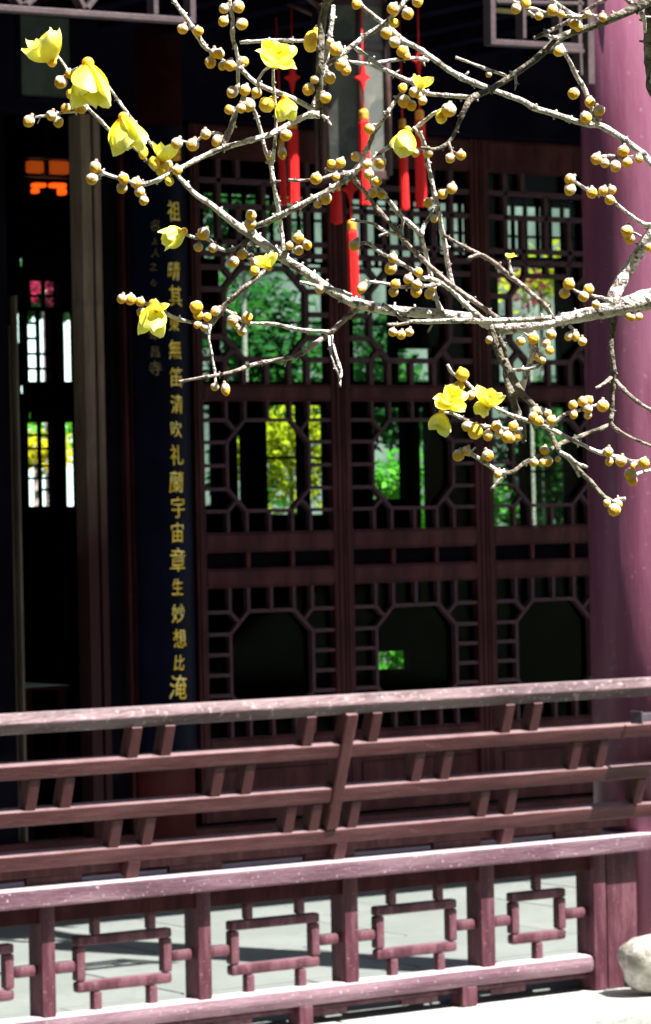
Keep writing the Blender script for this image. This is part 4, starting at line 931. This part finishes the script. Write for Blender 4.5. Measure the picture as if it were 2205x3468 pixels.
M['ybud'] = mat('opening_yellow_bud', (.95, .62, .012), .45, .15, 30, .3, 90, col2=(.97, .80, .10), trans=.15, spots=(90, .33, (.55, .22, .01), .6))
BUDS = [(98,410,22),(174,391,19),(198,413,20),(223,367,17),(262,355,20),(278,370,16),(242,319,19),(206,278,22),(235,250,17),(485,516,21,1),(523,551,22,1),(550,576,25),(569,557,18),(600,576,18),(574,614,17),
(759,29,19),(807,22,22),(757,72,20),(819,82,21),(742,182,19),(754,223,17),(778,221,21),(826,209,19),(788,312,22),(829,305,21),(869,314,20),(841,355,24),(817,366,18),(776,372,17),
(696,454,20),(735,475,20,1),(600,485,22),(653,490,22),(903,355,27),(968,458,21),(956,518,20,1),(913,528,15),(1057,139,33,1),
(1138,166,26),(1117,264,22),(1045,302,21),(1066,269,17),(1102,331,20),(1157,216,24),(1172,237,19),(1208,14,18),(1330,29,22),(1381,46,21),(1414,5,21),(1335,79,17),(1309,113,21),(1337,142,20),(1364,175,21),(1376,190,16),
(1525,535,19),(1561,526,18),(1450,518,18),(1748,29,20),(1782,12,18),(1825,55,15),(1871,34,21),(1900,48,14),(1943,77,20),(1958,90,17),(2041,58,16),(1990,48,14),(1655,252,11),(1892,173,21),(1943,317,20),(1998,346,20),(1984,398,21),(2029,374,20),
(2020,538,22),(2048,552,18),(2084,562,20),(2123,550,18),(2111,511,20),(2164,538,16),(1931,607,21),(1931,641,21),(2005,653,21),(2044,646,17),(2072,643,16),(2065,677,18),
(2123,782,21),(2132,808,19),(2197,837,17),(1926,962,20),(1912,993,19),(1993,980,19),(1976,1004,18),(2017,1031,14),(2127,1070,12),(2140,1076,14),(2164,1072,15),(1926,1139,15),(1950,1138,16,1),(1972,1156,17),
(1763,1156,16),(1806,1146,22),(1866,1132,20),(1849,1163,18),(1861,1186,17),(1825,1209,18),(1838,1220,14),(1657,1151,15),
(1201,830,22),(1323,909,23),(1330,873,17),(1383,945,19),(1417,921,17),(1412,964,18),(1409,988,19),(1455,995,18),(1464,972,15),(1333,988,19),(1339,962,17),(1227,974,21,1),
(1249,590,20),(1277,614,18),(1263,653,18),(1292,658,17),(1498,658,17),(1530,638,19),(1450,686,18),(1470,740,15),
(1494,398,22),(1520,372,26),(1153,552,20),(1122,555,17),(1205,530,17),(1244,557,18),(1287,549,24),(1070,605,20),(1138,598,15),(1102,672,23),(1076,691,15),(1251,437,19),(1407,518,16),
(1364,298,20,1),(1369,343,22),(1393,357,18),(1431,341,17),(1402,312,18),(1418,322,14),
(850,729,20),(848,758,20),(689,791,24),(672,837,17),(722,839,18),(788,887,22),(821,861,19),(862,892,17),(862,918,17),
(412,1012,18),(442,1014,19),(475,1022,17),(480,1058,18),(665,1041,23),(672,1068,19),(701,1074,17),(730,1053,19),(668,1100,14),(691,1108,14),
(764,1318,20,1),(728,1310,15),(788,1084,20),(838,1074,18),(819,1120,17),(800,1104,12),
(1011,806,21),(1040,830,17),(1011,846,18),(980,832,14),(1083,980,17),(1330,1125,16),(1359,1134,17),(1386,1125,16),
(1566,1269,24),(1554,1310,20),(1595,1338,17),(1580,1443,19),(1609,1462,25),(1652,1474,20),(1681,1443,20),(1690,1465,16),(1717,1479,22),(1739,1443,19),(1753,1477,19),(1730,1486,16),
(1940,1372,16),(1974,1360,18),(1993,1356,18),(2041,1374,21),(1991,1386,17),(1943,1405,15),(1991,1407,14),(1816,1391,18),(1825,1426,18),(1868,1422,17),(1806,1410,17),(1855,1400,15),
(1552,1542,20),(1580,1527,18),(1652,1542,20),(1686,1604,15),(1844,1525,17),(1808,1566,16),(1854,1561,20),(1836,1566,13),(1890,1554,11),
(2060,1530,17),(2063,1563,16),(2104,1561,20),(2147,1578,14),(2180,1568,20),(2135,1606,22),(2142,1628,17),(2080,1726,22),(2094,1708,16),(2056,1703,15),
(619,98,19),(672,106,18),(727,180,19),(713,211,20),(322,566,22),(312,605,23),(418,605,21),(413,636,19),(461,619,19),(473,648,19),(487,679,18),(1118,142,15)]
pull = Vector((0, 0, -1))
for bi, bd in enumerate(BUDS):
    x, y, r = bd[:3]; el = len(bd) > 3
    best = min(SAMP, key=lambda s_: (s_[0] - x) ** 2 + (s_[1] - y) ** 2 + (40 if s_[3] > 12 else 0))
    dx, dy = x - best[0], y - best[1]; dist = math.hypot(dx, dy)
    dep = best[2] - (best[3] + r * .6) * D0 / FPX * (1.0 if dist < r * .8 else .35)
    away = (Rv * dx - Uv * dy) * (1 / max(dist, 1e-3))
    tip = away * min(1, dist / r) * .55 + Vector((0, 0, -.95)) - Fv * .42 - Rv * .22 + Vector((rb.uniform(-1, 1), rb.uniform(-1, 1), rb.uniform(-1, 1))) * .22
    tip.normalize()
    me = rb.choice(BE if el else BM)
    if (x, y) in YB_:
        me = me.copy(); me.materials.clear(); me.materials.append(M['ybud'])
    s_ = r * .97 * dep / FPX / (1.15 if el else 1.0)
    o = bpy.data.objects.new('bud', me); COL.objects.link(o); par, pc = BOBJ[best[4]]; o.parent = par
    Mx = tip.to_track_quat('Z', 'Y').to_matrix().to_4x4() @ Matrix.Rotation(rb.uniform(0, 6.28), 4, 'Z') @ Matrix.Scale(s_, 4)
    Mx.translation = atD(x, y, dep) - pc; o.matrix_local = Mx

# ---- blossoms
def petal_mesh(L_, W_, cup, seed, flare=.0):
    rr = random.Random(seed); vs = []; fs = []; NU, NV = 6, 9; ph = rr.uniform(0, 6); sk = rr.uniform(-.08, .08)
    for j in range(NV + 1):
        t = j / NV; wd = W_ * (math.sin(math.pi * min(1, t * .80 + .04)) ** .8) * (1 if t < .72 else math.sqrt(max(.02, 1 - ((t - .72) / .29) ** 2)) * .9 + .1)
        for i in range(NU + 1):
            u = (i / NU - .5) * 2
            vs.append((u * wd / 2 + sk * t * t, cup * math.sin(math.pi * t * .8) * L_ * .5 + flare * t ** 4 - (u * u) * wd * .24 + .030 * math.sin(5 * t + 2.5 * u + ph) * t + rr.uniform(-1, 1) * .006, t * L_ - .05 * abs(u) * t + .02 * math.sin(4 * u + ph)))
    for j in range(NV):
        for i in range(NU):
            a = j * (NU + 1) + i; fs.append((a, a + 1, a + NU + 2, a + NU + 1))
    me = bpy.data.meshes.new('petal'); me.from_pydata(vs, [], fs); me.polygons.foreach_set('use_smooth', [True] * len(fs)); return me
PMs = [petal_mesh(1, .78, .40, i, .02) for i in range(3)]; PO = [petal_mesh(1, .72, .2, 10 + i, .22) for i in range(3)]
for q in PMs + PO: q.materials.append(M['petal'])
PIN = petal_mesh(1, .4, -.1, 30); PIN.materials.append(M['petald'])
def blossom(x, y, Lpx, dirx, diry, openness, label, n=9, dfwd=-.02, inner=True, rootfrac=.5, seed=1, towards=.25):
    """(x,y) centre; (dirx,diry) the way it opens in the photograph"""
    rr = random.Random(seed)
    dl = math.hypot(dirx, diry); dirx, diry = dirx / dl, diry / dl
    bx, by = x - dirx * Lpx * rootfrac, y - diry * Lpx * rootfrac
    best = min(SAMP, key=lambda s_: (s_[0] - bx) ** 2 + (s_[1] - by) ** 2); dep = best[2] + dfwd
    Lm = Lpx * 1.13 * dep / FPX; c = atD(bx, by, dep)
    f = bpy.data.objects.new('blossom', None); COL.objects.link(f); f.parent = WT; f.location = c - WL; f['label'] = label
    ax = (Rv * dirx - Uv * diry - Fv * towards).normalized(); Q0 = ax.to_track_quat('Z', 'Y').to_matrix()
    openness = openness * .95
    for ring, (cnt, op, ln_) in enumerate(((n // 2 + 1, openness, 1.0), (n - n // 2 - 1, openness * .6, .92))):
        for k in range(cnt):
            a = 2 * math.pi * (k + ring * .5) / cnt + rr.uniform(-.15, .15); tl = op + rr.uniform(-.08, .08)
            me = rr.choice(PO if op > .75 and rr.random() < .5 else PMs)
            Ml = Q0.to_4x4() @ Matrix.Rotation(a, 4, 'Z') @ Matrix.Rotation(-tl, 4, 'X') @ Matrix.Rotation(rr.uniform(-.25, .25), 4, 'Y') @ Matrix.Scale(Lm * ln_ * rr.uniform(.78, 1.06), 4)
            o = bpy.data.objects.new('petal', me); COL.objects.link(o); o.parent = f; o.matrix_local = Ml
    if inner:
        for k in range(4):
            Ml = Q0.to_4x4() @ Matrix.Rotation(k * 1.57 + .4, 4, 'Z') @ Matrix.Rotation(-openness * .35, 4, 'X') @ Matrix.Scale(Lm * .6, 4)
            o = bpy.data.objects.new('inner_petal', PIN); COL.objects.link(o); o.parent = f; o.matrix_local = Ml
    # scaly calyx at the base
    bm = bmesh.new(); bmesh.ops.create_uvsphere(bm, u_segments=10, v_segments=7, radius=Lm * .13)
    me = bpy.data.meshes.new('calyx'); bm.to_mesh(me); bm.free(); o = link('calyx', me, M['petald'], f, True)
    # stalk
    st_ = atD(best[0], best[1], best[2]) - c
    if st_.length > Lm * .1:
        bm = bmesh.new(); tube(bm, [Vector((0, 0, 0)), st_ * .5, st_], [.0011, .0011, .0013], 6); me = bpy.data.meshes.new('stalk'); bm.to_mesh(me); bm.free(); link('stalk', me, M['bark'], f, True)
blossom(150, 158, 118, -.45, -.9, .62, 'pale yellow open blossom at the end of the top left twig', 9, -.01, seed=1)
blossom(308, 296, 150, .12, 1, .28, 'large closed yellow bell blossom below the top left one', 8, -.03, seed=2, rootfrac=.55)
blossom(428, 463, 128, .15, 1, .33, 'yellow bell blossom on the long left twig, third down', 8, -.03, seed=3, rootfrac=.52)
blossom(558, 516, 70, .2, -1, .45, 'pale half-open blossom beside the branch crossing', 6, -.02, False, seed=4)
blossom(941, 200, 92, .3, -1, .95, 'wide open ragged yellow blossom near the top centre', 10, -.03, seed=5, rootfrac=.25, towards=.8)
blossom(973, 367, 76, .2, .9, .25, 'plump yellow bud opening right of the thin stem', 7, -.02, False, seed=6)
blossom(1373, 482, 88, -.15, .9, .45, 'half-open yellow blossom hanging in front of the red tassels', 8, -.02, seed=7)
blossom(1431, 272, 62, .3, -1, .6, 'small pointed yellow blossom over a cluster of buds', 6, -.03, False, seed=8)
blossom(586, 800, 84, -1, .45, .30, 'closed yellow blossom pointing left before the couplet board', 7, -.02, seed=9)
blossom(905, 885, 64, -.3, -1, .65, 'small bright yellow blossom just below the main limb', 7, -.05, False, seed=10, rootfrac=.4)
blossom(518, 1080, 104, .0, 1, .26, 'yellow blossom with one long petal pointing down', 5, -.02, False, seed=11)
blossom(540, 1035, 44, .6, -1, .5, 'tiny yellow petals above the hanging petal', 4, -.03, False, seed=12)
blossom(1527, 1362, 66, .1, -.3, 1.15, 'white open blossom at the left end of the lower right spray', 9, -.03, seed=13, rootfrac=.05, towards=1.2)
blossom(1486, 1432, 76, -.25, 1, .4, 'bright yellow blossom hanging below the white open one', 7, -.02, seed=14)
blossom(1660, 1345, 74, .2, -.9, .7, 'white and yellow blossom on the lower right spray', 8, -.03, seed=15)
blossom(1630, 1382, 60, -.4, .9, .5, 'small yellow blossom tucked under the spray', 6, -.02, False, seed=16)
blossom(1729, 862, 26, .1, -1, .9, 'dry brown husk on the slanting twig', 4, -.01, False, seed=17)
